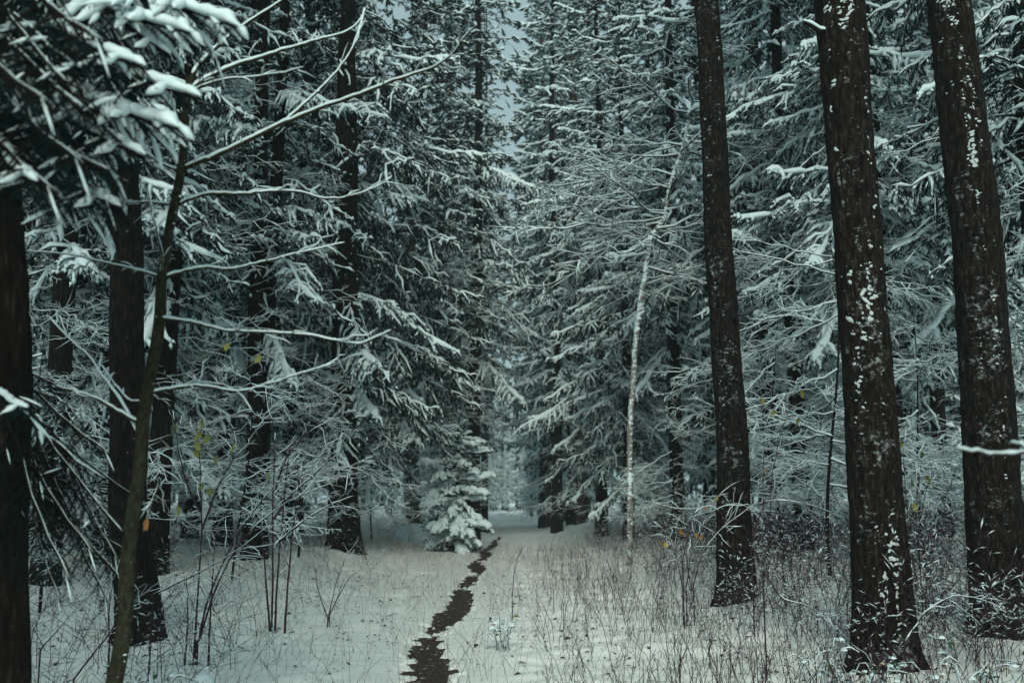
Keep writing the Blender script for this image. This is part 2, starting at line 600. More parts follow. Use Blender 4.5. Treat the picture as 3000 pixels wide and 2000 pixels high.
def live_branch(L, droop=0.25, hang=0.35, tip=0.15, sec_sp=0.155, ter_sp=0.130, tw=0.029, fat=1.28, K=3, start=0.12):
    """a snow laden bough: axis, side shoots hanging from it, twigs with needles"""
    B = Branch()
    A = axis_curve(L, droop, tip, 9, 0.045)
    A[1:, 2] += rng.normal(0, 0.018, 8) * L
    ns = max(4, int(L * (1 - start) / sec_sp))
    B.wood.add(*sweep(A, np.linspace(0.012, 0.004, len(A)) * (0.6 + 0.3 * L), TRI), 0)
    ts = np.clip(np.repeat(np.linspace(start, 0.97, ns), 2) + rng.normal(0, 0.035, ns * 2), 0.05, 0.99)
    sg = np.where(U(0, 1, ns * 2) < 0.5, -1, 1)
    sl = np.clip(0.40 * L * np.clip(1.08 - ts, 0, 1) ** 0.75 * np.minimum(1, 0.35 + 2.4 * ts), 0.07, 0.66) * U(0.3, 1.35, ns * 2)
    P0 = interp_pts(A, ts)
    ang = np.radians(U(26, 78, ns * 2))
    hangs = hang * U(0.2, 1.9, ns * 2)
    D = nrm(np.stack([np.cos(ang), sg * np.sin(ang), -hangs], -1))
    P1 = P0 + D * sl[:, None]
    sec = lines(P0, P1, 4, sag=0.10, wig=0.06)
    B.wood.add(*sweep(sec, np.broadcast_to(np.array([0.006, 0.005, 0.004, 0.001]), sec.shape[:2]), TRI), 0)
    # snow lying along the axis and side shoots
    am = 15
    Af = interp_pts(A, np.linspace(0.06, 1.0, am))
    r = tw * fat * (1.0 if K > 2 else 0.55) * U(0.8, 1.9, am) * np.concatenate([[0.4], np.linspace(0.8, 1.25, am - 2), [0.05]])
    B.snow_h.add(*sweep(Af + [0, 0, 0.006], r, RIDGE5, True), 0)
    keep = U(0, 1, am) > 0.45
    B.snow_l.add(*sweep(Af + [0, 0, 0.004], r * 0.62 * np.where(keep, 1, 0.25), RIDGE5[1:], True), 0)
    rs = np.stack([U(0.5, 0.8, len(sec)), U(0.8, 1.5, len(sec)), U(0.8, 1.6, len(sec)), np.full(len(sec), 0.05)], 1) * tw * (1.05 if K > 2 else 0.75) * fat
    B.snow_h.add(*sweep(sec + [0, 0, 0.004], rs, RIDGE, True), 0)
    q = U(0, 1, len(sec)) < 0.42
    B.snow_l.add(*sweep(sec[q] + [0, 0, 0.004], rs[q] * 0.75, RIDGE, True), 0)
    # twigs
    p0, p1 = [], []
    for i in range(len(sec)):
        nt_ = max(2, int(sl[i] / ter_sp))
        tt = np.repeat(np.linspace(0.12, 0.92, nt_), 2)
        q0 = interp_pts(sec[i], tt)
        f = D[i]
        sd_ = nrm(np.cross(f, [0, 0, 1.0]))
        s2 = np.tile([-1, 1], nt_)
        a2 = np.radians(U(18, 72, nt_ * 2))
        d2 = f[None] * np.cos(a2)[:, None] + sd_[None] * (s2 * np.sin(a2))[:, None] + np.array([0, 0, -1.0]) * (hang * U(-0.1, 1.6, nt_ * 2))[:, None]
        l2 = (0.08 + 0.11 * (1 - tt)) * U(0.6, 1.3, nt_ * 2) * min(1.0, 0.5 + sl[i] * 1.5)
        p0.append(q0)
        p1.append(q0 + nrm(d2) * l2[:, None])
        p0.append(sec[i][2:3])
        p1.append(sec[i][3:4])
    p0 = np.concatenate(p0 + [A[-2:-1]])
    p1 = np.concatenate(p1 + [A[-1:]])
    B.wood.add(*feather(p0, p1, tw * 1.5 * U(0.8, 1.2, len(p0)), K), 1)
    q = U(0, 1, len(p0)) < (0.74 if K > 2 else 0.85)
    B.snow_h.add(*ridge(p0[q], p1[q], tw * fat * U(0.45, 0.9, q.sum()), tw * fat * U(0.6, 1.2, q.sum()), fat < 1.5 or K < 3), 0)
    q = U(0, 1, len(p0)) < 0.22
    B.snow_l.add(*ridge(p0[q], p1[q], tw * fat * U(0.4, 0.75, q.sum()), tw * fat * U(0.3, 0.7, q.sum()), True), 0)
    return B


def bare_branch(L, droop=0.1, n2=12, n3=4, r=0.007, snow=1.0, curl=0.25, spread=0.9):
    """a leafless branch with fine twigs, snow along the upper side"""
    B = Branch()
    A = axis_curve(L, droop, curl, 10, 0.09)
    A[1:, 2] += rng.normal(0, 0.012, 9) * L
    wood = [(A[None], np.linspace(r, r * 0.35, 10)[None])]
    t1 = U(0.12, 0.97, n2)
    p0 = interp_pts(A, t1)
    sg = np.where(U(0, 1, n2) < 0.5, -1, 1)
    an = np.radians(U(28, 70, n2)) * spread
    d = nrm(np.stack([np.cos(an), sg * np.sin(an), U(-0.5, 0.45, n2)], -1))
    l = L * 0.42 * (1.1 - t1) * U(0.5, 1.3, n2) + 0.06
    s1 = lines(p0, p0 + d * l[:, None], 5, sag=U(-0.15, 0.1), wig=0.035)
    wood.append((s1, np.broadcast_to(np.linspace(r * 0.5, r * 0.2, 5), s1.shape[:2])))
    q0, q1 = [], []
    for i in range(n2):
        tt = U(0.15, 0.95, n3)
        b0 = interp_pts(s1[i], tt)
        dd = nrm(d[i] + rng.normal(0, 0.55, (n3, 3)) + [0, 0, -0.1])
        q0.append(b0)
        q1.append(b0 + dd * (l[i] * U(0.2, 0.55, n3))[:, None])
    s2 = lines(np.concatenate(q0), np.concatenate(q1), 3, sag=0.05, wig=0.05)
    wood.append((s2, np.broadcast_to(np.array([r * 0.3, r * 0.26, r * 0.15]), s2.shape[:2])))
    for P, R in wood:
        B.wood.add(*sweep(P, R, TRI), 0)
    for (P, R), f in zip(wood, (1.0, 1.15, 1.5)):
        rr = np.array(R) * f * snow * U(0.75, 1.35, R.shape)
        rr = np.maximum(rr, 0.0035 * snow)
        rr[:, -1] *= 0.2
        B.snow_h.add(*sweep(P + np.array([0, 0, 1.0]) * (np.array(R)[:, :, None] * 0.55), rr, RIDGE, True), 0)
        q = U(0, 1, len(P)) < 0.45
        B.snow_l.add(*sweep(P[q] + np.array([0, 0, 1.0]) * (np.array(R)[q][:, :, None] * 0.55), rr[q] * 0.8, RIDGE, True), 0)
    return B


# ------------------------------------------------------------------ trunks
def trunk_geo(P, R, k=12, rough=0.05, seed=0):
    P = np.asarray(P, float)
    R = np.asarray(R, float)
    V, T = sweep(P, R, circ(k), fixed=True)
    V = V.reshape(len(P), k, 3)
    c = P[:, None, :]
    a = np.arange(k) / k * 2 * math.pi
    h = P[:, 2][:, None]
    px = np.cos(a)[None] * 2.2 + 0 * h
    py = np.sin(a)[None] * 2.2 + h * 0.9
    f = 1 + rough * (2.2 * fbm(px * 2.0 + h * 0.25, py * 1.3, seed, 3))
    if k > 30:
        f = f + 0.22 * np.abs(fbm(np.broadcast_to(a[None] * 7.0, (len(P), k)) + 5 * fbm(px, py, seed + 9), h * 4.0 + 0 * a[None], seed + 5, 3)) + 0.05 * fbm(np.broadcast_to(a[None] * 14.0, (len(P), k)), h * 14 + 0 * a[None], seed + 6, 2)
    V = c + (V - c) * f[:, :, None]
    g = Geo()
    g.add(V.reshape(-1, 3), T)
    return g


def snow_dabs(P, R, n, az0, az_sp, size, seed, z0=None, z1=None, dens=None, drift=0.0):
    """lumps of driven snow caught in the bark of a trunk; P polyline (bottom up)"""
    g = Geo()
    r2 = np.random.default_rng(seed)
    zs = P[:, 2]
    z0 = zs[0] if z0 is None else z0
    z1 = zs[-1] if z1 is None else z1
    K = 7
    th = np.arange(K) / K * 2 * math.pi
    made = 0
    tries = 0
    while made < n and tries < n * 30:
        tries += 1
        z = r2.uniform(z0, z1)
        az = az0 + r2.normal(0, az_sp) + drift * (z - z0)
        big = vnoise(z * 1.6 + 7.7, az * 1.2 + seed, seed)
        if r2.uniform() > (big * 1.45) ** 2.2:
            continue
        s = size * (0.14 + 0.86 * r2.uniform(0, 1.0) ** 3.2) * (0.3 + 1.3 * big ** 2) * 1.5
        cx = np.interp(z, zs, P[:, 0])
        cy = np.interp(z, zs, P[:, 1])
        rr = np.interp(z, zs, R)
        nrmv = np.array([math.cos(az), math.sin(az), 0])
        sd_ = np.array([-math.sin(az), math.cos(az), 0])
        up = np.array([0, 0, 1.0])
        c = np.array([cx, cy, z]) + nrmv * rr * 0.97
        asp = r2.uniform(0.7, 1.9)
        tl = r2.normal(0, 0.55)
        V = []
        for q, (ra, de) in enumerate(((1.0, -0.15), (0.66, 0.38))):
            j = r2.uniform(0.55, 1.4, K)
            X = np.cos(th) * ra * j * s * asp
            Y = np.sin(th) * ra * j * s * 0.62
            X2 = X * math.cos(tl) - Y * math.sin(tl)
            Y2 = X * math.sin(tl) + Y * math.cos(tl)
            V.append(c + sd_ * X2[:, None] + up * Y2[:, None] + nrmv * (de * s * 0.6) - nrmv * (X2[:, None] ** 2) / (2 * max(rr, 0.03)))
        V.append((c + nrmv * s * 0.32 + up * 0.05 * s)[None])
        V = np.concatenate(V)
        i = np.arange(K)
        j = (i + 1) % K
        T = np.concatenate([np.stack([i, j, j + K], -1), np.stack([i, j + K, i + K], -1), np.stack([i + K, j + K, np.full(K, 2 * K)], -1)])
        g.add(V, T)
        made += 1
    return g


# ------------------------------------------------------------------ whole tree generators (mesh data shared by all copies)
TPL = {}
for nm, L, kw in [('X', 3.3, dict(droop=0.30, hang=1.1, tip=0.25)), ('X2', 3.0, dict(droop=0.22, hang=0.9, tip=0.15)),
                  ('L', 2.5, dict(droop=0.30, hang=0.55)), ('L2', 2.2, dict(droop=0.22, hang=1.1, tip=0.22)), ('L3', 2.4, dict(droop=0.42, hang=0.45, tip=0.3)),
                  ('M', 1.5, dict(droop=0.26, hang=0.6)), ('M2', 1.6, dict(droop=0.34, hang=1.0, tip=0.2)), ('M3', 1.4, dict(droop=0.14, hang=0.4)),
                  ('S', 0.8, dict(droop=0.14, hang=0.4)), ('S2', 0.75, dict(droop=0.25, hang=0.6))]:
    TPL[nm] = (L, live_branch(L, **kw))
for nm, L, kw in [('fL', 2.6, dict(droop=0.28, hang=0.45)), ('fL2', 2.3, dict(droop=0.34, hang=0.6)), ('fM', 1.6, dict(droop=0.2, hang=0.4)), ('fS', 0.9, dict(droop=0.05, hang=0.3))]:
    TPL[nm] = (L, live_branch(L, sec_sp=0.26, ter_sp=0.22, tw=0.046, K=2, fat=1.3, **kw))
TPL['H'] = (1.0, live_branch(1.0, droop=0.22, hang=0.35, tw=0.034, fat=2.1, start=0.12))
TPL['H2'] = (0.9, live_branch(0.9, droop=0.32, hang=0.45, tw=0.034, fat=1.8, start=0.12))
for nm, L in [('D', 1.9), ('D2', 1.5), ('D3', 1.1)]:
    TPL[nm] = (L, bare_branch(L, droop=U(0.05, 0.25), n2=11, n3=3, r=0.009, snow=1.5))


def pick(L, far):
    if far:
        names = ['fL', 'fL2'] if L > 1.8 else (['fM'] if L > 1.0 else ['fS'])
    else:
        names = ['X', 'X2'] if L > 2.65 else ['L', 'L2', 'L3'] if L > 1.75 else (['M', 'M2', 'M3'] if L > 1.0 else ['S', 'S2'])
    return names[rng.integers(len(names))]


class Spruce:
    pass


def make_spruce(name, H, live0, Lmax, r0, dead=(0, 0, 0), far=False, whorl=0.56, per=5, hi_far=10.0, low_pitch=14, density=1.0, heavy=False):
    sp = Spruce()
    sp.H = H
    zz = np.linspace(-0.3, H, 26)
    bend = np.stack([0.05 * np.sin(zz * 0.35 + U(0, 6)), 0.05 * np.sin(zz * 0.3 + U(0, 6)), zz], -1)
    bend[:, :2] -= bend[1, :2]
    rad = r0 * (1 - np.clip(zz, 0, H) / H) ** 0.85 + 0.012 + 0.35 * r0 * np.exp(-np.clip(zz, 0, 9) / 0.35)
    sp.r0 = r0
    sp.trunk = trunk_geo(bend, rad, 10 if far else 16, 0.06, int(H * 10)).mesh(name + '_trunk', [M_BARK])
    todo = {}
    z = live0
    while z < H - 0.25:
        rel = (H - z) / (H - live0)
        n = max(3, int(round(per * density * U(0.7, 1.3))))
        a0 = U(0, 6.28)
        for i in range(n):
            if U(0, 1) < 0.14:
                continue
            zi = z + U(-0.2, 0.2)
            L = Lmax * (rel ** 0.65) * U(0.5, 1.15) * min(1.0, 0.55 + (z - live0) * 0.25)
            L = max(L, 0.35)
            pitch = math.radians(low_pitch * (rel - 0.55) * 2 + rng.normal(0, 10))
            az = a0 + i / n * 6.283 + U(-0.35, 0.35)
            t = ['H', 'H2'][rng.integers(2)] if heavy else pick(L, far or zi > hi_far)
            s = L / TPL[t][0]
            Mx = rotz(az) @ roty(pitch) * s
            todo.setdefault(t, []).append((Mx, np.array([np.interp(zi, zz, bend[:, 0]), np.interp(zi, zz, bend[:, 1]), zi])))
        z += whorl * U(0.75, 1.25) * (0.65 + 0.35 * rel)
    cr, sh, sl = Geo(), Geo(), Geo()
    for t, l in todo.items():
        m_, p_ = [x[0] for x in l], [x[1] for x in l]
        b = TPL[t][1]
        cr.inst(b.wood, m_, p_)
        hv_ = U(0, 1, len(l))
        big = np.where(hv_ < (0.78 if not far else 0.92))[0]
        sml = np.where(hv_ >= (0.78 if not far else 0.92))[0]
        sh.inst(b.snow_h, [m_[i] for i in big], [p_[i] for i in big])
        sh.inst(b.snow_l, [m_[i] for i in sml], [p_[i] for i in sml])
        if not far:
            big = np.where(hv_ < 0.2)[0]
            sml = np.where(hv_ >= 0.2)[0]
            sl.inst(b.snow_h, [m_[i] for i in big], [p_[i] for i in big])
            sl.inst(b.snow_l, [m_[i] for i in sml], [p_[i] for i in sml])
    sp.crown = cr.mesh(name + '_crown', [M_TWIG, M_NEEDLE], False)
    sp.snow_h = sh.mesh(name + '_snow', [M_SNOW])
    sp.snow_l = sp.snow_h if far or heavy else sl.mesh(name + '_dusting', [M_SNOW])
    sp.dead = None
    if dead[0]:
        g = Geo()
        for i in range(dead[0]):
            t = ['D', 'D2', 'D3'][rng.integers(3)]
            zi = U(dead[1], dead[2])
            Mx = rotz(U(0, 6.283)) @ roty(math.radians(U(-12, 22))) * U(0.6, 1.15)
            p = [(np.array([np.interp(zi, zz, bend[:, 0]), np.interp(zi, zz, bend[:, 1]), zi]))]
            b = TPL[t][1]
            w = Geo()
            w.add(*b.wood.arr()[:2], 0)
            w.add(*b.snow_h.arr()[:2], 1)
            g.inst(w, [Mx], p)
        sp.dead = g.mesh(name + '_dead', [M_TWIG, M_SNOW])
    return sp


SP = {
    'edge': make_spruce('edge_spruce', 19, 1.4, 2.7, 0.15, (24, 0.5, 8.0)),
    'lace': make_spruce('lace_spruce', 20, 3.8, 2.3, 0.15, (56, 0.7, 8.0)),
    'high': make_spruce('high_spruce', 21, 2.6, 3.5, 0.17, (20, 0.6, 4.0), low_pitch=20, whorl=0.6),
    'far1': make_spruce('far_spruce', 24, 1.8, 2.9, 0.17, far=True, whorl=0.6),
    'far2': make_spruce('tall_spruce', 26, 4.0, 2.7, 0.17, (26, 0.7, 6.0), far=True, whorl=0.6),
    'young': make_spruce('young_spruce', 2.9, 0.3, 1.45, 0.04, whorl=0.2, per=8, low_pitch=16, heavy=True),
}
tri_total = [0]


def plant_spruce(kind, x, y, label, group=None, snow='h', rz=None, sc=1.0, dead=True, trunk=True, zoff=0.0, name='spruce_tree', girth=1.0):
    sp = SP[kind]
    t = thing(name, label, 'tree', (x, y, float(ground_z(x, y)) + zoff), U(0, 6.28) if rz is None else rz, sc, group)
    if trunk:
        o = link('trunk', sp.trunk, t)
        o.scale = (girth, girth, 1)
    link('crown', sp.crown, t)
    if snow:
        link('snow', sp.snow_h if snow == 'h' else sp.snow_l, t)
    if dead and sp.dead:
        link('dead_branches', sp.dead, t)
    return t


# ------------------------------------------------------------------ the big bare trunks beside the ride
def px_trunk(pts, d, zbot, ztop=15.0):
    """pts (px, py, width px) top to bottom -> polyline and radii, carried down to the soil and up past the frame"""
    P, R = [], []
    for (px, py, w) in pts[::-1]:
        p = at(px, py, d)
        dep = d * math.cos(TILT) + (p[2] - CAM_H) * math.sin(TILT)
        P.append(p)
        R.append(w / F * dep / 2)
    P = np.array(P)
    R = np.array(R)
    z = np.concatenate([np.arange(zbot - 0.15, P[-1, 2], 0.03 if d < 12 else 0.08), np.linspace(P[-1, 2], ztop, 40)])
    dz = (P[-1] - P[0]) / (P[-1, 2] - P[0, 2])
    x = np.interp(z, P[:, 2], P[:, 0])
    y = np.interp(z, P[:, 2], P[:, 1])
    r = np.interp(z, P[:, 2], R)
    hi = z > P[-1, 2]
    x[hi] = P[-1, 0] + dz[0] * (z[hi] - P[-1, 2])
    r[hi] = R[-1] * (1 - 0.75 * (z[hi] - P[-1, 2]) / (ztop - P[-1, 2]))
    r = r * (1 + 0.30 * np.exp(-(z - zbot) / 0.18))
    x = x + 0.012 * np.sin(z * 1.7 + d) + 0.006 * np.sin(z * 4.1)
    return np.stack([x, y, z], -1), r


def big_tree(pts, d, label, seed, dabs=(0, 0, 0, 0), bark=M_BARK, crown='far2', snow='h', k=56, crown_z=10.5, group=None, ztop=15.0, csc=0.42):
    p0 = at(pts[-1][0], pts[-1][1], d)
    gz = float(ground_z(p0[0], d))
    P, R = px_trunk(pts, d, gz, ztop)
    t = thing('spruce_tree', label, 'tree', (p0[0], d, gz), group=group)
    off = np.array([p0[0], d, gz])
    me = trunk_geo(P - off, R, k, 0.05, seed).mesh('bare_trunk', [bark])
    tr = link('trunk', me, t)
    if dabs[0]:
        g = snow_dabs(P - off, R * 1.02, dabs[0], math.radians(dabs[1]), dabs[2], dabs[3], seed, 0.0, min(ztop, 1.25 + d * 0.62) - gz, drift=0.0)
        o = link('snow', g.mesh('bark_snow', [M_DUST]), tr)
        o['kind'] = 'stuff'
    if crown:
        sp = SP[crown]
        i = np.argmin(abs(P[:, 2] - crown_z))
        for nm, me in (('crown', sp.crown), ('snow', sp.snow_h)):
            o = link(nm, me, t)
            o.scale = (csc, csc, csc)
            o.location = P[i] - off
    return t, P, R


R2 = big_tree([(2461, 0, 137), (2491, 500, 130), (2540, 1000, 134), (2572, 1500, 152), (2584, 1850, 172)], 7.5,
              'stout dark spruce trunk with heavy snow patches and a snapped branch stub', 11, (1900, -100, 0.40, 0.018), bark=M_BARK_A)
R1 = big_tree([(2072, 0, 67), (2094, 500, 74), (2128, 1000, 83), (2150, 1500, 96), (2156, 1640, 104)], 11.0,
              'straight slim brown trunk lightly flecked with snow beside the track thicket', 12, (650, -106, 0.55, 0.0105), bark=M_BARK_B)
R3 = big_tree([(2784, 0, 115), (2839, 500, 130), (2883, 1000, 136), (2917, 1500, 152), (2934, 1750, 166)], 8.3,
              'thick leaning dark trunk with a long powdery streak of snow', 13, (2000, -110, 0.31, 0.0145), bark=M_BARK_C)
L1 = big_tree([(352, 0, 80), (360, 450, 84), (370, 1000, 94), (380, 1500, 104), (408, 1800, 122)], 9.0,
              'dark furrowed trunk standing behind the slender bare sapling', 14, (160, -10, 0.5, 0.018), crown_z=8.5)
L5 = big_tree([(1016, 300, 58), (1010, 1000, 72), (1005, 1300, 78), (1006, 1590, 92)], 19.4,
              'broad dark spruce trunk rising clear from the snowy verge', 15, (60, -60, 0.6, 0.025), k=36, crown=None)
L6 = big_tree([(1196, 600, 30), (1200, 900, 36), (1206, 1300, 42), (1210, 1525, 48)], 33.0,
              'green mossy trunk with a mound of snow at its foot', 16, (60, -70, 0.8, 0.03), bark=M_BARK_MOSS, k=32, crown=None)
L3 = big_tree([(772, 0, 34), (765, 400, 38), (752, 900, 42), (738, 1480, 46)], 16.0,
              'thin dark trunk among lichen-grey twigs behind the sapling branches', 17, (70, -80, 0.8, 0.02), k=32, crown=None)

# the stub on the snow-patched trunk
zz = np.array([at(2440, 95, 7.45), at(2400, 92, 7.40), at(2375, 75, 7.36), at(2352, 64, 7.33)])
off = np.array(R2[0].location)
g = Geo().add(*sweep(zz - off, np.array([0.022, 0.02, 0.015, 0.006]), circ(7)), 0)
link('branch_stub', g.mesh('branch_stub', [M_BARK]), R2[0])
g = Geo().add(*sweep(zz - off + [0, 0, 0.012], np.array([0.018, 0.026, 0.024, 0.008]), RIDGE5, True), 0)
link('snow', g.mesh('stub_snow', [M_SNOW]), R2[0])


# ------------------------------------------------------------------ spruces of the wood
LOOK = {'edge': 'boughs reaching low', 'lace': 'bare lower twigs', 'high': 'long drooping boughs', 'far1': 'low boughs', 'far2': 'bare lower trunk'}
SN = {'h': 'snow-laden', 'l': 'dark lightly dusted'}


def wx(px, d):
    return at(px, 1465, d)[0]


EDGE_L = [  # px, distance, kind, snow, size
    (1003, 19.6, 'high', 'l', 1.0, 'dark drooping spruce crown hanging over the broad clear trunk'),
    (1213, 33.4, 'lace', 'l', 1.1, 'spruce with dark hanging boughs around the mossy trunk'),
    (1130, 23, 'high', 'l', 0.95, 'spruce with long dark combed boughs between broad and mossy trunks'),
    (1285, 30, 'lace', 'l', 1.2, 'tall dark spruce with bare lower twigs overhanging the small snow-covered fir'),
    (1385, 32, 'lace', 'l', 1.4, 'spruce standing right behind the small snow-covered fir'),
]
for px, d, kind, sn, sc, lab in EDGE_L:
    plant_spruce(kind, wx(px, d), d, lab, 'spruces along the left verge', sn, sc=sc, trunk=(px > 1300))
for px, d, kind, sn, sc in [(465, 14, 'lace', 'l', 1.0), (655, 19, 'lace', 'h', 1.05), (760, 16.4, 'lace', 'l', 0.9), (560, 23, 'edge', 'h', 1.1), (300, 15, 'edge', 'h', 1.0), (150, 12.5, 'lace', 'h', 1.0),
                            (870, 27, 'edge', 'l', 1.1), (110, 19, 'edge', 'h', 1.0), (400, 21, 'high', 'h', 1.0), (720, 29, 'edge', 'h', 1.1), (980, 36, 'high', 'l', 1.1),
                            (840, 22, 'lace', 'l', 0.95), (200, 26, 'high', 'h', 1.0), (20, 15, 'high', 'l', 1.0)]:
    plant_spruce(kind, wx(px, d), d, SN[sn] + ' spruce with ' + LOOK[kind] + ' in the wood behind the bare sapling', 'spruces left of the ride', sn, sc=sc)
for px, d, kind, sn, sc in [(2630, 16, 'lace', 'h', 1.0), (2270, 19, 'edge', 'h', 1.05), (2420, 24, 'high', 'h', 1.0), (2760, 20, 'edge', 'h', 1.0), (2930, 15, 'lace', 'h', 1.0), (2080, 26, 'edge', 'h', 1.1),
                            (2520, 14.5, 'lace', 'h', 0.9), (2350, 17, 'lace', 'h', 0.95), (2850, 27, 'high', 'h', 1.1), (2180, 33, 'edge', 'h', 1.1), (1985, 22, 'lace', 'h', 1.0), (3060, 21, 'edge', 'h', 1.0), (3090, 11.5, 'lace', 'l', 1.0),
                            (1930, 30, 'edge', 'h', 1.0)]:
    plant_spruce(kind, wx(px, d), d, SN[sn] + ' spruce with ' + LOOK[kind] + ' in the wood behind the three bare trunks', 'spruces right of the ride', sn, sc=sc)
for px, d, kind, sn, sc in [(1762, 29, 'high', 'h', 1.0), (1672, 41, 'edge', 'h', 1.1), (1660, 50, 'high', 'h', 1.0), (1842, 25, 'edge', 'h', 0.85),
                            (1310, 47, 'edge', 'h', 1.1), (1270, 44, 'high', 'h', 1.0)]:
    plant_spruce(kind, wx(px, d), d, 'snow-laden spruce with ' + LOOK[kind] + ' at the edge of the ride beyond ' + ('the red-barked pines' if px > 1500 else 'the mossy trunk') , 'spruces lining the ride', sn, sc=sc)
LAB_F = 'hazy far spruce closing the end of the ride'
k = 0
for yy in np.arange(34, 150, 6.5):
    for side in (-1, 1):
        x = side * U(3.4, 4.6) + float(ride(yy))
        while abs(x) < 0.62 * yy + 4:
            y2 = yy + U(-2.5, 2.5)
            if not (abs(x) < 6 and yy < 60) and not (abs(x) < 9 and yy < 112):
                kf = 'far1' if (U(0, 1) < 0.6 or abs(x) < 8) else 'far2'
                plant_spruce(kf, x, y2, 'far snow-laden spruce with ' + LOOK[kf] + ' deep in the wood ' + ('behind the sapling' if side < 0 else 'behind the bare trunks'), 'far spruces', 'h', sc=U(0.8, 1.15))
                k += 1
            x += side * U(5.0, 8.5) * (1 + max(0, yy - 60) / 80)
for x, yy in [(-3.4, 114), (2.6, 116), (-0.4, 120), (-5.6, 117), (5.2, 119), (-2.0, 126), (1.6, 128), (-1.2, 148), (0.6, 152), (8, 118), (-8.4, 120)] + [(q, 158) for q in np.arange(-7, 8, 2.8)]:
    plant_spruce('far1', x + U(-0.4, .4) - 0.0065 * yy, yy, LAB_F, 'far spruces', 'h', sc=U(0.8, 1.0))
for px, d, kd in [(1592, 45, 'far2'), (1418, 49, 'far2'), (1632, 37, 'far2'), (1655, 58, 'far1'), (1340, 60, 'far1')]:
    plant_spruce(kd, wx(px, d), d, 'tall frosted spruce leaning its boughs over the narrow end of the ride', 'frosted spruces over the ride', 'h', sc=U(1.05, 1.12))
LAB_S = 'small snow-covered fir under the tall spruces at the far end of the ride'
for i in range(64):
    yy = 38 + 72 * (i / 64) ** 0.9
    lo = 2.2 if yy < 58 else 1.7
    x = (lo + (U(0, 1.0) if i % 3 else U(1.0, 7.0))) * (-1 if i % 2 else 1)
    plant_spruce('far1', x + float(ride(yy)), yy, LAB_S, 'small far firs', 'h', sc=U(0.12, 0.26) if yy < 58 else U(0.16, 0.40))
for i in range(12):
    plant_spruce('far1', U(-3, 3) - 0.7, 104 + 1.5 * i, LAB_S, 'small far firs', 'h', sc=U(0.2, 0.4))
for x, y, kd in [(-3.0, 0.4, 'far1'), (-5.4, -1.5, 'tall'), (6.8, -1.5, 'tall'), (-4.4, 2.2, 'far1'), (-6.5, 5.5, 'far1'), (-4.6, -3.5, 'far2'), (5.6, 3.0, 'far1'), (4.8, -3.0, 'far2'), (7.6, 6.5, 'far1'), (-8.5, 0, 'far1'), (8.8, 0.5, 'far1')]:  # unseen spruces added to shade both sides of the view
    plant_spruce('far1' if kd == 'tall' else kd, x, y, ('tall' if kd == 'tall' else 'half-grown') + ' snow-dusted spruce added out of view for shade at the near end of the ride', 'unseen spruces added for shade', 'h', sc=0.8 if kd == 'tall' else U(0.38, 0.5))
x_, d_ = wx(1335, 25), 25
plant_spruce('young', x_, d_, 'small young fir wrapped in thick snow at the track edge', None, 'h', sc=1.15, dead=False, name='young_spruce')


# ------------------------------------------------------------------ pines with red trunks
def pine(pts, d, label, seed):
    p0 = at(pts[-1][0], pts[-1][1], d)
    gz = float(ground_z(p0[0], d))
    P, R = px_trunk(pts, d, gz, 25.0)
    off = np.array([p0[0], d, gz])
    t = thing('pine_tree', label, 'tree', off)
    link('trunk', trunk_geo(P - off, R, 14, 0.05, seed).mesh('pine_trunk', [M_BARK_PINE]), t)
    zc = PINE_Z
    for nm, me in (('crown', PINE[0]), ('snow', PINE[1])):
        o = link(nm, me, t)
        i = np.argmin(abs(P[:, 2] - 9))
        o.location = (P[i, 0] - off[0], 0, 0)
        o.rotation_euler = (0, 0, seed * 1.3)


PINE_Z = 9.0


def pine_crown():
    g, s = Geo(), Geo()
    for i in range(110):
        z = 8 + 18 * U(0, 1) ** 0.8
        L = U(1.1, 2.5) * (1.15 - 0.5 * (z - 8) / 18) * (0.6 if z < 11 else 1)
        m = rotz(U(0, 6.28)) @ roty(math.radians(U(-38, 4))) * (L / 1.6)
        b = TPL['fM'][1] if z > 10.5 else TPL['D'][1]
        g.inst(b.wood, [m], [np.array([0, 0, z])])
        s.inst(b.snow_h, [m], [np.array([0, 0, z])])
    return g.mesh('pine_crown', [M_TWIG, M_NEEDLE_PINE], False), s.mesh('pine_snow', [M_SNOW])


PINE = pine_crown()
pine([(1592, 500, 22), (1598, 700, 24), (1606, 900, 25), (1612, 1490, 28)], 44, 'straight red-barked pine rising between snowy boughs over the ride', 31)
pine([(1672, 0, 20), (1680, 300, 22), (1690, 700, 24), (1700, 1490, 28)], 40, 'red pine trunk reaching up to the bright sky gaps', 32)
pine([(1572, 700, 12), (1578, 1000, 13), (1582, 1480, 14)], 66, 'slender distant pink pine stem in the haze', 33)

pine([(1322, 700, 18), (1326, 1000, 19), (1330, 1475, 20)], 42, 'hazy pine with pale feathery crown behind the small snow-covered fir', 34)
pine([(1712, 600, 18), (1716, 1000, 19), (1722, 1475, 20)], 46, 'hazy pine with pale feathery crown behind the red-barked pines', 35)
pine([(1640, 300, 22), (1640, 900, 24), (1645, 1490, 28)], 47, 'pine with pale crown between the two red trunks', 36)


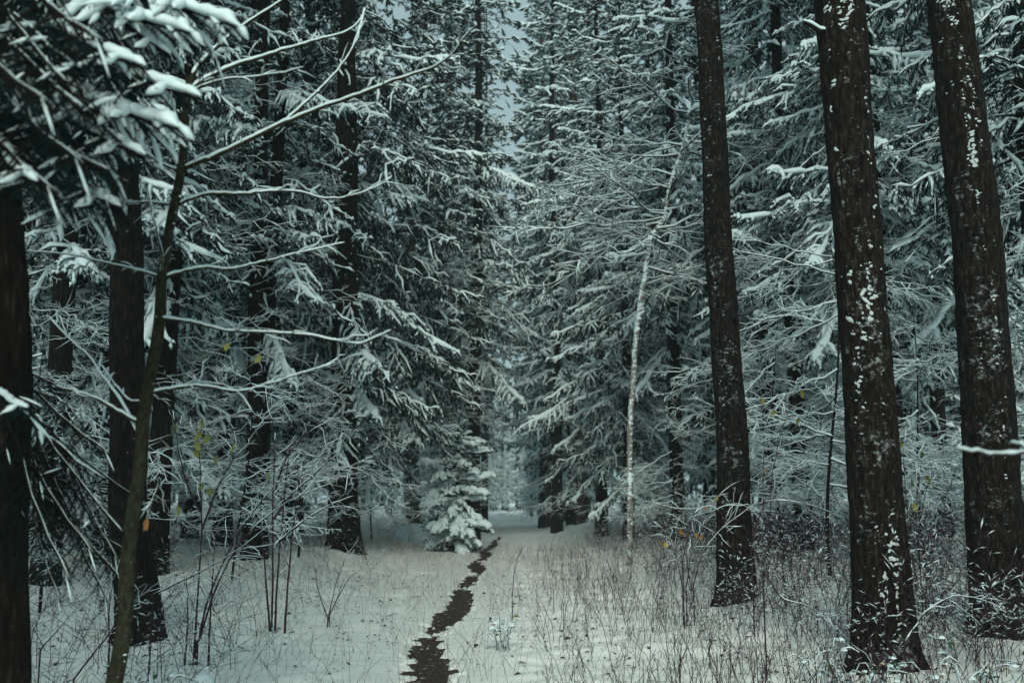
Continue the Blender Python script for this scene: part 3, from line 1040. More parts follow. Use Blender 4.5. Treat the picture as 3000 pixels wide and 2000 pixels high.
# ------------------------------------------------------------------ snow-plastered leafless tree
def bare_tree(poly, d, radii, label, branches, seed, bark=M_BARK_BIRCH, name='bare_tree', plaster=0.95):
    P = np.array([at(a, b, d) for a, b in poly])
    gz = float(ground_z(P[0, 0], d))
    P[0, 2] = gz - 0.1
    m = 40
    P = interp_pts(P, np.linspace(0, 1, m))
    P[:, 1] += 0.1 * np.sin(np.linspace(0, 5, m))
    P[1:, 0] += 0.018 * np.cumsum(rng.normal(0, 1, m - 1)) / 2.5
    R = np.interp(np.linspace(0, 1, m), np.linspace(0, 1, len(radii)), radii)
    off = np.array([P[0, 0], d, gz])
    t = thing(name, label, 'tree', off)
    link('trunk', trunk_geo(P - off, R, 12, 0.06, seed).mesh('bare_trunk', [bark]), t)
    sg = Geo()
    if plaster:
        V, T, _ = snow_dabs(P - off, R, 1500, math.radians(-115), 0.9, 0.028, seed).arr()
        sg.add(V, T)
    bg_ = Geo()
    for (t0, L, az, pitch) in branches:
        c = interp_pts(P, np.array([t0]))[0] - off
        b = BARE[rng.integers(len(BARE))]
        mtx = rotz(az) @ roty(pitch) * (L / 1.6)
        bg_.inst(b.wood, [mtx], [c])
        sg.inst(b.snow_h, [mtx], [c])
    link('crown', bg_.mesh('bare_crown', [M_TWIG]), t)
    link('snow', sg.mesh('bare_snow', [M_SNOW]), t)
    return t


BARE = [bare_branch(1.6, droop=U(-0.05, 0.2), n2=13, n3=4, r=0.010, snow=1.5, curl=U(0, 0.3)) for _ in range(5)]
br = [(U(0.3, 1.0), U(1.3, 3.4), U(0, 6.28), math.radians(U(-25, 15))) for _ in range(34)]
bare_tree([(1842, 1480), (1850, 1230), (1862, 1000), (1880, 850), (1905, 690), (1945, 640), (1962, 540), (1985, 470), (2010, 380), (2020, 300)], 17.5, [0.05, 0.046, 0.04, 0.034, 0.024, 0.010],
          'crooked leafless tree plastered white with snow on its pale trunk', br, 41)


def understorey(seed):
    """a thin leafless tree about 3.4 m tall, as shared mesh data"""
    m = 24
    zz = np.linspace(-0.1, 3.4, m)
    P = np.stack([0.10 * np.sin(zz * 1.1 + seed), 0.08 * np.sin(zz * 1.4 + seed * 2), zz], -1)
    P[:, :2] -= P[1, :2]
    R = np.linspace(0.022, 0.005, m)
    cg, sg = Geo(), Geo()
    for i in range(20):
        q = interp_pts(P, np.array([U(0.15, 1.0)]))
        b = BARE[rng.integers(len(BARE))]
        mt = [rotz(U(0, 6.28)) @ roty(math.radians(U(-30, 25))) * U(0.4, 1.1)]
        cg.inst(b.wood, mt, q)
        sg.inst(b.snow_h, mt, q)
    return (trunk_geo(P, R, 8, 0.05, seed).mesh('understorey_trunk', [M_BARK]), cg.mesh('understorey_crown', [M_TWIG]), sg.mesh('understorey_snow', [M_SNOW]))


UND = [understorey(1), understorey(2)]
for i, (px, d, where) in enumerate([(2290, 14, 'between the slim trunk and the snow-patched trunk'), (2700, 12.5, 'between the snow-patched trunk and the leaning trunk'), (1960, 19, 'behind the crooked white tree'),
                                    (690, 13.5, 'just behind the sapling branches'), (1090, 24, 'between the broad trunk and the mossy trunk'), (2420, 12, 'close behind the snow-patched trunk'),
                                    (140, 10.5, 'left of the furrowed trunk under the big boughs'), (880, 17, 'beside the broad clear trunk'), (2210, 17, 'close behind the slim flecked trunk')]):
    x = wx(px, d)
    t = thing('understorey_tree', 'thin leafless tree with snow-lined twigs ' + where, 'tree', (x, d, float(ground_z(x, d))), U(0, 6.28), U(0.8, 1.2), 'bare understorey trees')
    for nm, me in zip(('trunk', 'crown', 'snow'), UND[i % 2]):
        link(nm, me, t)


# ------------------------------------------------------------------ the sapling with long sweeping branches
def sapling():
    d = 4.2
    stem = [(322, 2080), (338, 1985), (365, 1780), (383, 1600), (400, 1400), (418, 1240), (440, 1130), (458, 1000), (470, 830), (490, 740), (512, 600), (530, 480), (545, 350), (558, 230)]
    P = np.array([at(a, b, d) for a, b in stem])
    gz = float(ground_z(P[0, 0] - 0.02, d))
    base = np.array([[P[0, 0] - 0.03, d, gz - 0.1]])
    P = np.concatenate([base, P])
    off = np.array([base[0, 0], d, gz])
    tt = np.linspace(0, 1, 90)
    cum = np.concatenate([[0], np.cumsum(np.linalg.norm(np.diff(P, axis=0), axis=1))])
    cum /= cum[-1]
    Pf = np.stack([np.interp(tt, cum, P[:, i]) for i in range(3)], -1)
    Pf[:, :2] += 0.006 * np.stack([np.sin(tt * 31), np.cos(tt * 27)], -1)
    R = np.interp(tt, [0, 0.2, 0.6, 1.0], [0.038, 0.034, 0.026, 0.016])
    t = thing('sapling', 'slender leafless sapling with long sweeping snow-lined branches', 'tree', off)
    tr = link('trunk', trunk_geo(Pf - off, R, 18, 0.05, 5).mesh('sapling_trunk', [M_BARK_YOUNG]), t)
    g = snow_dabs(Pf - off, R, 90, math.radians(-20), 0.7, 0.009, 3)
    o = link('snow', g.mesh('stem_snow', [M_SNOW]), tr)
    o['kind'] = 'stuff'
    BR = [
        ([(558, 230), (600, 170), (645, 130), (720, 70), (830, 0), (900, -60)], 0.014, 0.25),
        ([(556, 262), (600, 232), (680, 195), (780, 163), (870, 135), (950, 112), (1010, 98), (1050, 70), (1072, 25)], 0.013, 0.5),
        ([(556, 268), (640, 236), (750, 225), (840, 213), (890, 195)], 0.008, -0.3),
        ([(530, 496), (640, 455), (740, 405), (830, 360), (960, 310), (1080, 268), (1160, 235), (1250, 205), (1310, 180), (1340, 140), (1370, 100), (1392, 80)], 0.014, -0.5),
        ([(832, 358), (870, 325), (920, 280), (980, 220), (1030, 150), (1058, 70), (1070, 20)], 0.009, 0.2),
        ([(507, 606), (560, 580), (635, 565), (700, 570), (760, 562), (830, 560), (885, 560), (930, 580), (1000, 582), (1060, 565), (1120, 540), (1150, 515)], 0.010, 0.4),
        ([(502, 600), (460, 593), (415, 592), (360, 595), (310, 588), (270, 578)], 0.007, -0.2),
        ([(478, 812), (540, 795), (600, 780), (660, 793), (720, 780), (800, 760), (880, 740), (950, 725), (1010, 710)], 0.010, 0.3),
        ([(470, 812), (405, 790), (330, 775), (250, 755), (180, 742), (75, 735)], 0.008, 0.4),
        ([(466, 932), (520, 938), (580, 948), (640, 965), (700, 972), (800, 975), (900, 980), (1000, 1000), (1050, 1010), (1110, 985), (1150, 965)], 0.010, -0.4),
        ([(440, 1152), (500, 1138), (560, 1130), (620, 1132), (680, 1148), (740, 1140), (800, 1120), (860, 1100), (930, 1080), (985, 1062)], 0.010, 0.3),
        ([(408, 1240), (350, 1208), (290, 1170), (220, 1145), (160, 1130)], 0.011, -0.3),
        ([(522, 500), (470, 480), (430, 450), (395, 415), (385, 395)], 0.010, 0.2),
        ([(512, 440), (450, 436), (420, 432), (390, 405)], 0.006, -0.2),
        ([(470, 815), (478, 760), (462, 690), (440, 600), (430, 540)], 0.006, -0.3),
        ([(403, 1275), (360, 1180), (300, 1100), (260, 1040), (210, 1000), (140, 925)], 0.009, 0.4),
        ([(480, 1270), (440, 1175), (375, 1177), (290, 1060)][1:], 0.005, 0.2),
        ([(465, 1400), (470, 1408), (440, 1490), (420, 1560)], 0.007, 0.1),
    ]
    for pts, r0, dd in BR:
        n = len(pts)
        Q = np.array([at(a, b, d + dd * (i / (n - 1)) ** 1.3 * 1.0) for i, (a, b) in enumerate(pts)])
        m = n * 4
        cu = np.concatenate([[0], np.cumsum(np.linalg.norm(np.diff(Q, axis=0), axis=1))])
        cu /= cu[-1]
        q = np.linspace(0, 1, m)
        Qf = np.stack([np.interp(q, cu, Q[:, i]) for i in range(3)], -1)
        ker = np.array([0.25, 0.5, 0.25])
        for _ in range(2):
            Qs = Qf.copy()
            for i in range(3):
                Qs[1:-1, i] = np.convolve(Qf[:, i], ker, 'valid')
            Qf = Qs
        Qf += rng.normal(0, 0.0012, Qf.shape)
        rr = np.linspace(r0, r0 * 0.30, m) * 0.8
        g = Geo()
        g.add(*sweep(Qf - off, rr, circ(6)), 0)
        # short side twigs
        nt2 = int(m * 0.35)
        w0 = Qf[rng.integers(2, m - 1, nt2)]
        dr = nrm(nrm(Q[-1] - Q[0])[None] + rng.normal(0, 0.6, (nt2, 3)))
        tw_ = lines(w0, w0 + dr * U(0.03, 0.22, nt2)[:, None] ** 1.2, 4, 0.06, 0.05)
        g.add(*sweep(tw_ - off, np.broadcast_to([0.0026, 0.0022, 0.0018, 0.001], tw_.shape[:2]), TRI), 0)
        b = link('branch', g.mesh('sapling_branch', [M_BARK_YOUNG]), t)
        s = Geo()
        rs = np.maximum(rr * 1.15, 0.0048) * U(0.85, 1.2, m)
        rs[0] *= 0.3
        rs[-1] *= 0.2
        s.add(*sweep(Qf - off + np.array([0, 0, 1.0]) * (rr * 0.45)[:, None], rs, RIDGE5, True), 0)
        s.add(*sweep(tw_ - off + [0, 0, 0.0015], np.broadcast_to([0.003, 0.0042, 0.0038, 0.001], tw_.shape[:2]), RIDGE, True), 0)
        link('snow', s.mesh('branch_snow', [M_SNOW]), b)
    return t, off


SAP, SAP_OFF = sapling()


# ------------------------------------------------------------------ leaves
def leaf_mesh(name, m, l=0.065, w=0.017):
    n = 7
    t = np.linspace(0, 1, n)
    wd = w * np.sin(np.pi * t ** 0.8) ** 0.8
    V = []
    for i in range(n):
        z = -t[i] * l
        c = 0.012 * math.sin(t[i] * 3)
        V += [(-wd[i], c + 0.25 * wd[i], z), (0, c, z), (wd[i], c + 0.25 * wd[i], z)]
    T = []
    for i in range(n - 1):
        for k in range(2):
            a = i * 3 + k
            T += [(a, a + 1, a + 4), (a, a + 4, a + 3)]
    return Geo().add(np.array(V), np.array(T)).mesh(name, [m])


LEAF = [leaf_mesh('leaf', m) for m in LEAFM]


def put_leaf(parent, off, px, py, d, k, s=1.0):
    o = link('leaf', LEAF[k], parent)
    o.location = at(px, py, d) - off
    o.rotation_euler = (U(-0.5, 0.5), U(-0.5, 0.5), U(-1.2, 1.2))
    o.scale = (s, s, s)


for px, py, k in [(432, 1518, 2), (516, 1480, 1)]:
    put_leaf(SAP, SAP_OFF, px, py, 4.25, k, 0.8)


# ------------------------------------------------------------------ near spruce at the left edge: needles are built one by one
def needles(P0, P1, per_m=300, ln=0.015, wd=0.0012):
    Ls = np.linalg.norm(P1 - P0, axis=1)
    cnt = np.maximum(6, (Ls * per_m).astype(int))
    i = np.repeat(np.arange(len(P0)), cnt)
    n = len(i)
    t = U(0, 1, n)
    D = nrm(P1 - P0)[i]
    b = P0[i] + (P1 - P0)[i] * t[:, None]
    rv = nrm(rng.normal(0, 1, (n, 3)))
    rv = nrm(rv - D * np.sum(rv * D, 1)[:, None])
    rv[:, 2] -= 0.15
    tip = b + (D * U(0.45, 0.9, n)[:, None] + rv) * (ln * U(0.7, 1.15, n))[:, None] * 0.8
    s = nrm(np.cross(tip - b, rng.normal(0, 1, (n, 3)))) * wd
    V = np.stack([b - s, b + s, tip], 1).reshape(-1, 3)
    return V, np.arange(len(V)).reshape(-1, 3)


def near_bough(L, droop, hang, fat, snow_p):
    B = Branch()
    A = axis_curve(L, droop, 0.08, 9, 0.03)
    ns = int(L / 0.085)
    ts = np.repeat(np.linspace(0.05, 0.97, ns), 2) + U(-0.02, 0.02, 2 * ns)
    sg = np.tile([-1, 1], ns)
    sl = np.clip(0.42 * L * np.clip(1.05 - ts, 0, 1) ** 0.8, 0.06, 0.40) * U(0.7, 1.15, 2 * ns)
    P0 = interp_pts(A, ts)
    an = np.radians(U(38, 58, 2 * ns))
    D = nrm(np.stack([np.cos(an), sg * np.sin(an), -hang * U(0.4, 1.5, 2 * ns)], -1))
    sec = lines(P0, P0 + D * sl[:, None], 4, 0.08, 0.03)
    B.wood.add(*sweep(A, np.linspace(0.008, 0.003, 9), circ(5)), 0)
    B.wood.add(*sweep(sec, np.broadcast_to([0.004, 0.0035, 0.003, 0.0015], sec.shape[:2]), TRI), 0)
    p0, p1 = [A[:-1]], [A[1:]]
    for i in range(len(sec)):
        nt_ = max(1, int(sl[i] / 0.075))
        tt = np.repeat(np.linspace(0.15, 0.9, nt_), 2)
        q0 = interp_pts(sec[i], tt)
        sd_ = nrm(np.cross(D[i], [0, 0, 1.0]))
        a2 = np.radians(U(35, 60, 2 * nt_))
        s2 = np.tile([-1, 1], nt_)
        d2 = D[i][None] * np.cos(a2)[:, None] + sd_[None] * (s2 * np.sin(a2))[:, None] - np.array([0, 0, 1.0]) * (hang * U(0.3, 1.4, 2 * nt_))[:, None]
        p0 += [q0, sec[i][:-1]]
        p1 += [q0 + nrm(d2) * (U(0.05, 0.11, 2 * nt_))[:, None], sec[i][1:]]
    p0, p1 = np.concatenate(p0), np.concatenate(p1)
    B.wood.add(*needles(p0, p1), 1)
    am = 22
    Af = interp_pts(A, np.linspace(0.25, 1.0, am))
    r = 0.017 * fat * (1.0 if snow_p > 0.15 else 0.22) * U(0.7, 1.5, am) * np.concatenate([[0.3], np.ones(am - 2), [0.1]])
    B.snow_h.add(*sweep(Af + [0, 0, 0.008], r, RIDGE5, True), 0)
    q = U(0, 1, len(sec)) < snow_p
    sf = np.stack([interp_pts(x, np.linspace(0.1, 1.05, 6)) for x in sec[q]]) if q.any() else sec[:0]
    if len(sf):
        rs = np.stack([np.full(len(sf), 0.5), U(0.8, 1.3, len(sf)), U(0.8, 1.4, len(sf)), U(0.8, 1.4, len(sf)), U(0.7, 1.1, len(sf)), np.full(len(sf), 0.12)], 1) * 0.013 * fat
        B.snow_h.add(*sweep(sf + [0, 0, 0.007], rs, RIDGE5, True), 0)
    q = U(0, 1, len(p0)) < snow_p * 0.6
    pf = lines(p0[q], p1[q] + (p1[q] - p0[q]) * 0.12, 4)
    B.snow_h.add(*sweep(pf + [0, 0, 0.006], np.broadcast_to(np.array([0.3, 1, 1, 0.15]) * 0.0095 * fat, pf.shape[:2]), RIDGE5, True), 0)
    return B


NB = [near_bough(1.1, 0.12, 0.35, 1.15, 0.40), near_bough(1.0, 0.22, 0.6, 0.9, 0.16), near_bough(1.05, 0.15, 0.7, 0.45, 0.03), near_bough(0.95, 0.2, 0.9, 0.35, 0.012)]


def near_tree():
    d = 4.6
    P, R = px_trunk([(-40, -400, 150), (-30, 400, 160), (-16, 1000, 170), (-10, 2000, 176)], d, float(ground_z(wx(-12, d), d)), 12.0)
    gz = float(ground_z(P[0, 0], d))
    off = np.array([P[0, 0], d, gz])
    t = thing('spruce_tree', 'big close spruce with snow-capped boughs reaching over the sapling', 'tree', off)
    link('trunk', trunk_geo(P - off, R, 48, 0.05, 77).mesh('near_trunk', [M_BARK]), t)
    boughs = [  # start px, py, dist, end px, py, dist, template
        ((60, -160), 3.6, (660, 70), 3.0, 0), ((40, -60), 3.7, (520, 90), 3.0, 0), ((30, 60), 3.6, (400, 200), 2.8, 1), ((20, 120), 3.8, (560, 290), 3.0, 1),
        ((0, 200), 3.7, (480, 372), 2.9, 0), ((-10, 260), 3.8, (400, 460), 3.0, 1), ((-10, 330), 3.7, (330, 515), 2.8, 2), ((0, 420), 3.9, (330, 612), 3.1, 1),
        ((-60, 60), 3.4, (250, 330), 2.6, 2), ((-60, 220), 3.4, (200, 480), 2.6, 3), ((-80, 330), 3.3, (120, 560), 2.6, 3), ((40, -100), 4.2, (420, 30), 3.6, 2),
        ((0, -40), 3.9, (330, 160), 3.2, 3), ((-20, 100), 4.0, (300, 330), 3.3, 3), ((-40, -120), 3.2, (260, 120), 2.5, 3), ((-30, 300), 4.2, (260, 560), 3.7, 3), ((100, -220), 3.8, (560, -30), 3.2, 2),
        ((-60, 400), 3.5, (90, 540), 2.7, 1), ((-90, 120), 3.0, (100, 300), 2.3, 3), ((120, 0), 3.6, (420, 260), 3.1, 2), ((60, 150), 3.5, (360, 420), 3.0, 2), ((40, 300), 3.6, (300, 600), 3.1, 3), ((-40, -20), 3.3, (200, 250), 2.7, 2),
        ((150, -100), 3.7, (480, 160), 3.2, 1), ((0, 380), 3.8, (200, 620), 3.3, 3), ((200, -200), 3.9, (620, 170), 3.4, 3),
        # the lower dark boughs
        ((60, 1120), 4.5, (300, 1330), 4.0, 3), ((60, 1200), 4.5, (360, 1560), 4.1, 2), ((50, 1280), 4.5, (250, 1620), 4.0, 3), ((40, 1320), 4.6, (340, 1700), 4.3, 3), ((30, 1250), 4.4, (180, 1700), 3.9, 3),
        ((40, 1080), 4.5, (280, 1180), 4.2, 3), ((-40, 1150), 4.0, (70, 1200), 3.4, 1), ((30, 1400), 4.7, (380, 1620), 4.6, 2), ((60, 1150), 4.6, (200, 1520), 4.4, 3), ((90, 1240), 4.7, (420, 1480), 4.6, 3),
        ((120, 1330), 4.6, (300, 1760), 4.4, 3), ((80, 1420), 4.6, (160, 1760), 4.3, 3), ((150, 1260), 4.5, (330, 1640), 4.3, 3), ((200, 1420), 4.5, (400, 1740), 4.4, 3)]
    g, s = Geo(), Geo()
    for a, da, b, db, k in boughs:
        p, q = at(*a, da), at(*b, db)
        X = q - p
        L = np.linalg.norm(X)
        X = X / L
        Y = nrm(np.cross([0, 0, 1.0], X))
        Z = np.cross(X, Y)
        # the template droops: tilt so that its tip lands on the end point
        A = np.stack([X, Y, Z], 1)
        tipz = {0: -0.10, 1: -0.20, 2: -0.13, 3: -0.18}[k]
        m = A @ roty(math.atan(tipz)) * (L / (1.1, 1.0, 1.05, 0.95)[k])
        g.inst(NB[k].wood, [m], [p - off])
        s.inst(NB[k].snow_h, [m], [p - off])
        # limb from the trunk to the start of the bough
        zt = p[2] + 0.1
        c = np.array([np.interp(zt, P[:, 2], P[:, 0]), d, zt])
        li = lines(c[None], p[None], 5, 0.05, 0.01)
        g.add(*sweep(li - off, np.full(li.shape[:2], 0.007), circ(5)), 0)
        g.add(*needles(li[0, :-1], li[0, 1:]), 1)
    link('crown', g.mesh('near_crown', [M_TWIG_DARK, M_NEEDLE_NEAR], False), t)
    link('snow', s.mesh('near_snow', [M_SNOW]), t)['kind'] = 'stuff'
    # upper crown, above the frame
    for nm, me in (('upper_crown', SP['far1'].crown), ('snow', SP['far1'].snow_l)):
        o = link(nm, me, t)
        o.location = (0, 0, 4.3)
        o.scale = (0.55,) * 3
    return t


near_tree()


# ------------------------------------------------------------------ thicket right of the track, grass, litter
def stem_template(h, lean, ntw, snow=1.0, tw_len=0.16, r=0.0032):
    g = Geo()
    m = 4
    t = np.linspace(0, 1, m)
    a = U(0, 6.28)
    P = np.stack([lean * h * t ** 1.6 * math.cos(a), lean * h * t ** 1.6 * math.sin(a), h * t * (1 - 0.12 * lean * t)], -1)
    P[1:-1, :2] += rng.normal(0, 0.014, (m - 2, 2))
    g.add(*sweep(P, np.linspace(r, r * 0.55, m), TRI), 0)
    if ntw:
        t0 = U(0.25, 0.98, ntw)
        p0 = interp_pts(P, t0)
        d = nrm(np.stack([rng.normal(0, 1, ntw), rng.normal(0, 1, ntw), U(0.0, 1.3, ntw)], -1))
        p1 = p0 + d * (tw_len * U(0.4, 1.3, ntw))[:, None]
        g.add(*sweep(np.stack([p0, p1], 1), np.broadcast_to([0.0021, 0.0013], (ntw, 2)), TRI), 0)
        q = np.where(U(0, 1, ntw) < 0.95 * snow)[0]
        if len(q):
            a_ = U(0.0, 0.55, len(q))[:, None]
            b_ = a_ + U(0.25, 0.45, len(q))[:, None]
            e0 = p0[q] + (p1 - p0)[q] * a_ + [0, 0, 0.001]
            e1 = p0[q] + (p1 - p0)[q] * b_ + [0, 0, 0.001]
            n = len(q)
            mid = (e0 + e1) / 2
            w = U(0.0026, 0.0072, n)[:, None]
            sd_ = nrm(np.cross(e1 - e0, [0, 0, 1.0])) * w
            V = np.stack([e0, e1, mid - sd_, mid + sd_, mid + np.array([0, 0, 1.3]) * w], 1).reshape(-1, 3)
            T = (np.array([[0, 4, 2], [0, 3, 4], [1, 2, 4], [1, 4, 3], [0, 2, 3], [1, 3, 2]])[None] + (np.arange(n) * 5)[:, None, None]).reshape(-1, 3)
            g.add(V, T, 1)
    return g


STEMS = [stem_template(U(0.5, 0.95), U(0.1, 1.2), int(U(9, 15)), 1.0, 0.2, 0.0028) for _ in range(16)]
THIN = [stem_template(U(0.3, 0.6), U(0.05, 0.5), int(U(1, 5)), 0.5, 0.07) for _ in range(10)]
GRASS = [stem_template(U(0.15, 0.4), U(0.2, 1.0), 0, r=0.0016) for _ in range(8)]


def scatter(name, tpls, xs, ys, sc, mats, zoff=-0.03):
    g = Geo()
    which = rng.integers(0, len(tpls), len(xs))
    zs = ground_z(xs, ys) + zoff
    for k, tp in enumerate(tpls):
        ii = np.where(which == k)[0]
        if len(ii) == 0:
            continue
        g.inst(tp, [rotz(U(0, 6.28)) * sc[i] for i in ii], np.stack([xs[ii], ys[ii], zs[ii]], -1))
    o = link(name, g.mesh(name, mats))
    o['kind'] = 'stuff'
    return o


def region(n, fx, y0, y1, power=1.6):
    """n random spots, denser towards the camera; fx gives the x range at each distance"""
    ys = y0 + (y1 - y0) * U(0, 1, n) ** power
    lo, hi = fx(ys)
    return lo + (hi - lo) * U(0, 1, n), ys


xs, ys = region(2050, lambda y: (1.0 + 0.03 * y, 2.2 + 0.36 * y), 7.0, 30, 1.1)
keep = U(0, 1, len(xs)) < 0.25 + 1.1 * smooth(0.9, 3.2, xs - ride(ys)) * (0.4 + 1.2 * vnoise(xs * 0.9, ys * 0.9, 4))
xs, ys = xs[keep], ys[keep]
dens = smooth(1.0, 3.0, xs)
tag(scatter('thicket', STEMS, xs, ys, (0.45 + 0.6 * dens) * U(0.75, 1.25, len(xs)), [M_STEM, M_SNOW]),
    'dense thicket of thin brown stems holding snow right of the track', 'undergrowth', kind='stuff')
xs, ys = region(2600, lambda y: (0.1 + 0 * y, 2.6 + 0.12 * y), 5.6, 26, 1.5)
keep = U(0, 1, len(xs)) < smooth(-0.1, 1.4, xs) * (0.45 + vnoise(xs * 1.3, ys * 1.3, 14))
tag(scatter('dry_weeds', THIN, xs[keep], ys[keep], U(0.55, 1.1, keep.sum()), [M_STEM, M_SNOW]),
    'sparse dry weed stems poking through the snow beside the track', 'weeds', kind='stuff')
xs, ys = region(1750, lambda y: (-2.2 - 0.38 * y, -1.2 - 0.03 * y), 5.6, 26, 1.1)
keep = U(0, 1, len(xs)) < smooth(1.2, 3.6, -xs) * (0.05 + 1.1 * vnoise(xs * 0.9, ys * 0.9, 24) ** 1.5)
tag(scatter('brushwood', STEMS, xs[keep], ys[keep], U(0.5, 1.1, keep.sum()), [M_STEM, M_SNOW]),
    'tangle of thin snowy shoots under the trees left of the track', 'undergrowth', kind='stuff')
xs, ys = region(5200, lambda y: (-2.4 - 0.1 * y, 1.6 + 0 * y), 5, 26, 1.3)
keep = U(0, 1, len(xs)) < (0.2 + 0.9 * vnoise(xs * 1.2, ys * 1.2, 34) ** 2)
tag(scatter('grass', GRASS, xs[keep], ys[keep], U(0.6, 1.2, keep.sum()), [M_GRASS, M_SNOW]),
    'thin withered grass blades standing in the snow beside the track', 'grass', kind='stuff')

# dark bits of leaf and twig lying on the snow
n = 13000
ys = 5 + 22 * U(0, 1, n) ** 1.7
xs = U(-1, 1, n) * (1.6 + 0.5 * ys)
keep = (np.abs(xs - path_x(ys)) > 0.25) & (U(0, 1, n) < 0.12 + 1.3 * vnoise(xs * 1.5, ys * 1.5, 44) ** 3)
xs, ys = xs[keep], ys[keep]
zs = ground_z(xs, ys)
n = len(xs)
a = U(0, 6.28, n)
s = 0.008 + 0.032 * U(0, 1, n) ** 2.5
c = np.stack([xs, ys, zs + 0.006], -1)
e1 = np.stack([np.cos(a), np.sin(a), U(-.3, .5, n)], -1) * s[:, None]
e2 = np.stack([-np.sin(a), np.cos(a), U(-.3, .5, n)], -1) * s[:, None] * 0.6
V = np.stack([c - e1, c - e2 * U(.5, 1, n)[:, None] + [0, 0, .006], c + e1 * 0.9, c + e2 + [0, 0, 0.008]], 1).reshape(-1, 3)
T = (np.array([[0, 1, 2], [0, 2, 3]])[None] + (np.arange(n) * 4)[:, None, None]).reshape(-1, 3)
tag(link('leaf_litter', Geo().add(V, T).mesh('leaf_litter', [M_LITTER])), 'dark bits of leaves and twigs scattered over the snow', 'litter', kind='stuff')

# ------------------------------------------------------------------ shrubs, canes, brambles, stumps
def px_line(pts, d, dd=0.0, m=None):
    n = len(pts)
    Q = np.array([at(a, b, d + dd * i / max(1, n - 1)) for i, (a, b) in enumerate(pts)])
    m = m or n * 4
    cu = np.concatenate([[0], np.cumsum(np.linalg.norm(np.diff(Q, axis=0), axis=1))])
    cu /= cu[-1]
    Qf = np.stack([np.interp(np.linspace(0, 1, m), cu, Q[:, i]) for i in range(3)], -1)
    for _ in range(2):
        Qs = Qf.copy()
        Qs[1:-1] = 0.25 * Qf[:-2] + 0.5 * Qf[1:-1] + 0.25 * Qf[2:]
        Qf = Qs
    return Qf + rng.normal(0, 0.002, Qf.shape)


def cane_shrub(name, label, stems, d, r0, leaves=(), twigs=6, cat='shrub', tw_len=0.3, group=None, snow=1.0, leaf_s=1.2, bark=None, drop=True):
    base = at(stems[0][0][0], stems[0][0][1], d)
    gz = float(ground_z(base[0], d))
    off = np.array([base[0], d, gz])
    t = thing(name, label, cat, off, group=group)
    for k, pts in enumerate(stems):
        sg = Geo()
        Q = px_line(pts, d, U(-0.25, 0.25))
        if drop and k == 0 or (drop and pts[0][1] > 1700):
            Q = np.concatenate([[[Q[0, 0], Q[0, 1], float(ground_z(Q[0, 0], Q[0, 1])) - 0.08]], Q])
        m = len(Q)
        g = Geo()
        rr = np.linspace(r0, r0 * 0.3, m)
        g.add(*sweep(Q - off, rr, circ(5)), 0)
        if twigs:
            w0 = Q[rng.integers(m // 3, m, twigs)]
            dr = nrm(nrm(Q[-1] - Q[m // 2])[None] * 0.8 + rng.normal(0, 0.55, (twigs, 3)))
            tw_ = lines(w0, w0 + dr * (tw_len * U(0.3, 1.2, twigs))[:, None], 5, 0.05, 0.035)
            g.add(*sweep(tw_ - off, np.broadcast_to(np.linspace(r0 * 0.35, r0 * 0.15, 5), tw_.shape[:2]), TRI), 0)
            rs = np.array([0.3, 1.0, 0.8, 1.0, 0.2]) * max(r0 * 0.42, 0.0034) * snow
            sg.add(*sweep(tw_ - off + [0, 0, r0 * 0.2], rs[None] * U(0.6, 1.3, tw_.shape[:2]), RIDGE, True), 0)
        st = link('stem', g.mesh('shrub_stem', [bark or M_STEM]), t)
        steep = np.abs(nrm(np.gradient(Q, axis=0))[:, 2])
        rs = np.maximum(rr * 0.95, 0.0035) * snow * U(0.5, 1.2, m) * np.where(steep > 0.8, 0.25, 1.0)
        rs[-1] *= 0.2
        sg.add(*sweep(Q - off + np.array([0, 0, 1.0]) * (rr * 0.45)[:, None], rs, RIDGE5, True), 0)
        link('snow', sg.mesh('shrub_snow', [M_SNOW]), st)
    for (px, py, kk) in leaves:
        put_leaf(t, off, px, py, d + U(-0.15, 0.15), kk, leaf_s * U(0.8, 1.2))
    return t


cane_shrub('shrub', 'many-stemmed shrub keeping yellow-green leaves beside the sapling stem',
           [[(570, 1900), (580, 1720), (592, 1550), (585, 1350), (575, 1230)], [(578, 1900), (600, 1780), (650, 1650), (720, 1530), (800, 1420), (950, 1330)], [(540, 1960), (552, 1800), (545, 1690)],
            [(612, 1890), (622, 1700), (630, 1600)], [(575, 1890), (640, 1700), (720, 1560), (850, 1460), (1010, 1400)], [(590, 1550), (640, 1420), (690, 1330), (760, 1280)], [(585, 1500), (540, 1400), (520, 1300), (510, 1235)]],
           7.6, 0.009, [(588, 1262, 0), (512, 1240, 1), (575, 1290, 0), (612, 1268, 1), (680, 1302, 1), (572, 1316, 0), (592, 1412, 1), (620, 1428, 1), (588, 1030, 0), (655, 1012, 0), (670, 1002, 0), (762, 1035, 0), (782, 1382, 0), (500, 1245, 3), (585, 1230, 0), (625, 1335, 1)], 9)
cane_shrub('shrub', 'slim upright shrub with twin dark stems rising from bare soil',
           [[(796, 1832), (800, 1650), (797, 1500), (806, 1330), (798, 1230)], [(806, 1835), (815, 1650), (838, 1400), (850, 1300)], [(835, 1815), (852, 1600), (878, 1400)], [(800, 1520), (860, 1440), (930, 1380), (1010, 1310)],
            [(800, 1600), (880, 1530), (960, 1480), (1040, 1450)], [(790, 1830), (770, 1600), (762, 1480)], [(800, 1450), (840, 1330), (910, 1260), (990, 1220)]], 9.6, 0.012, (), 10)
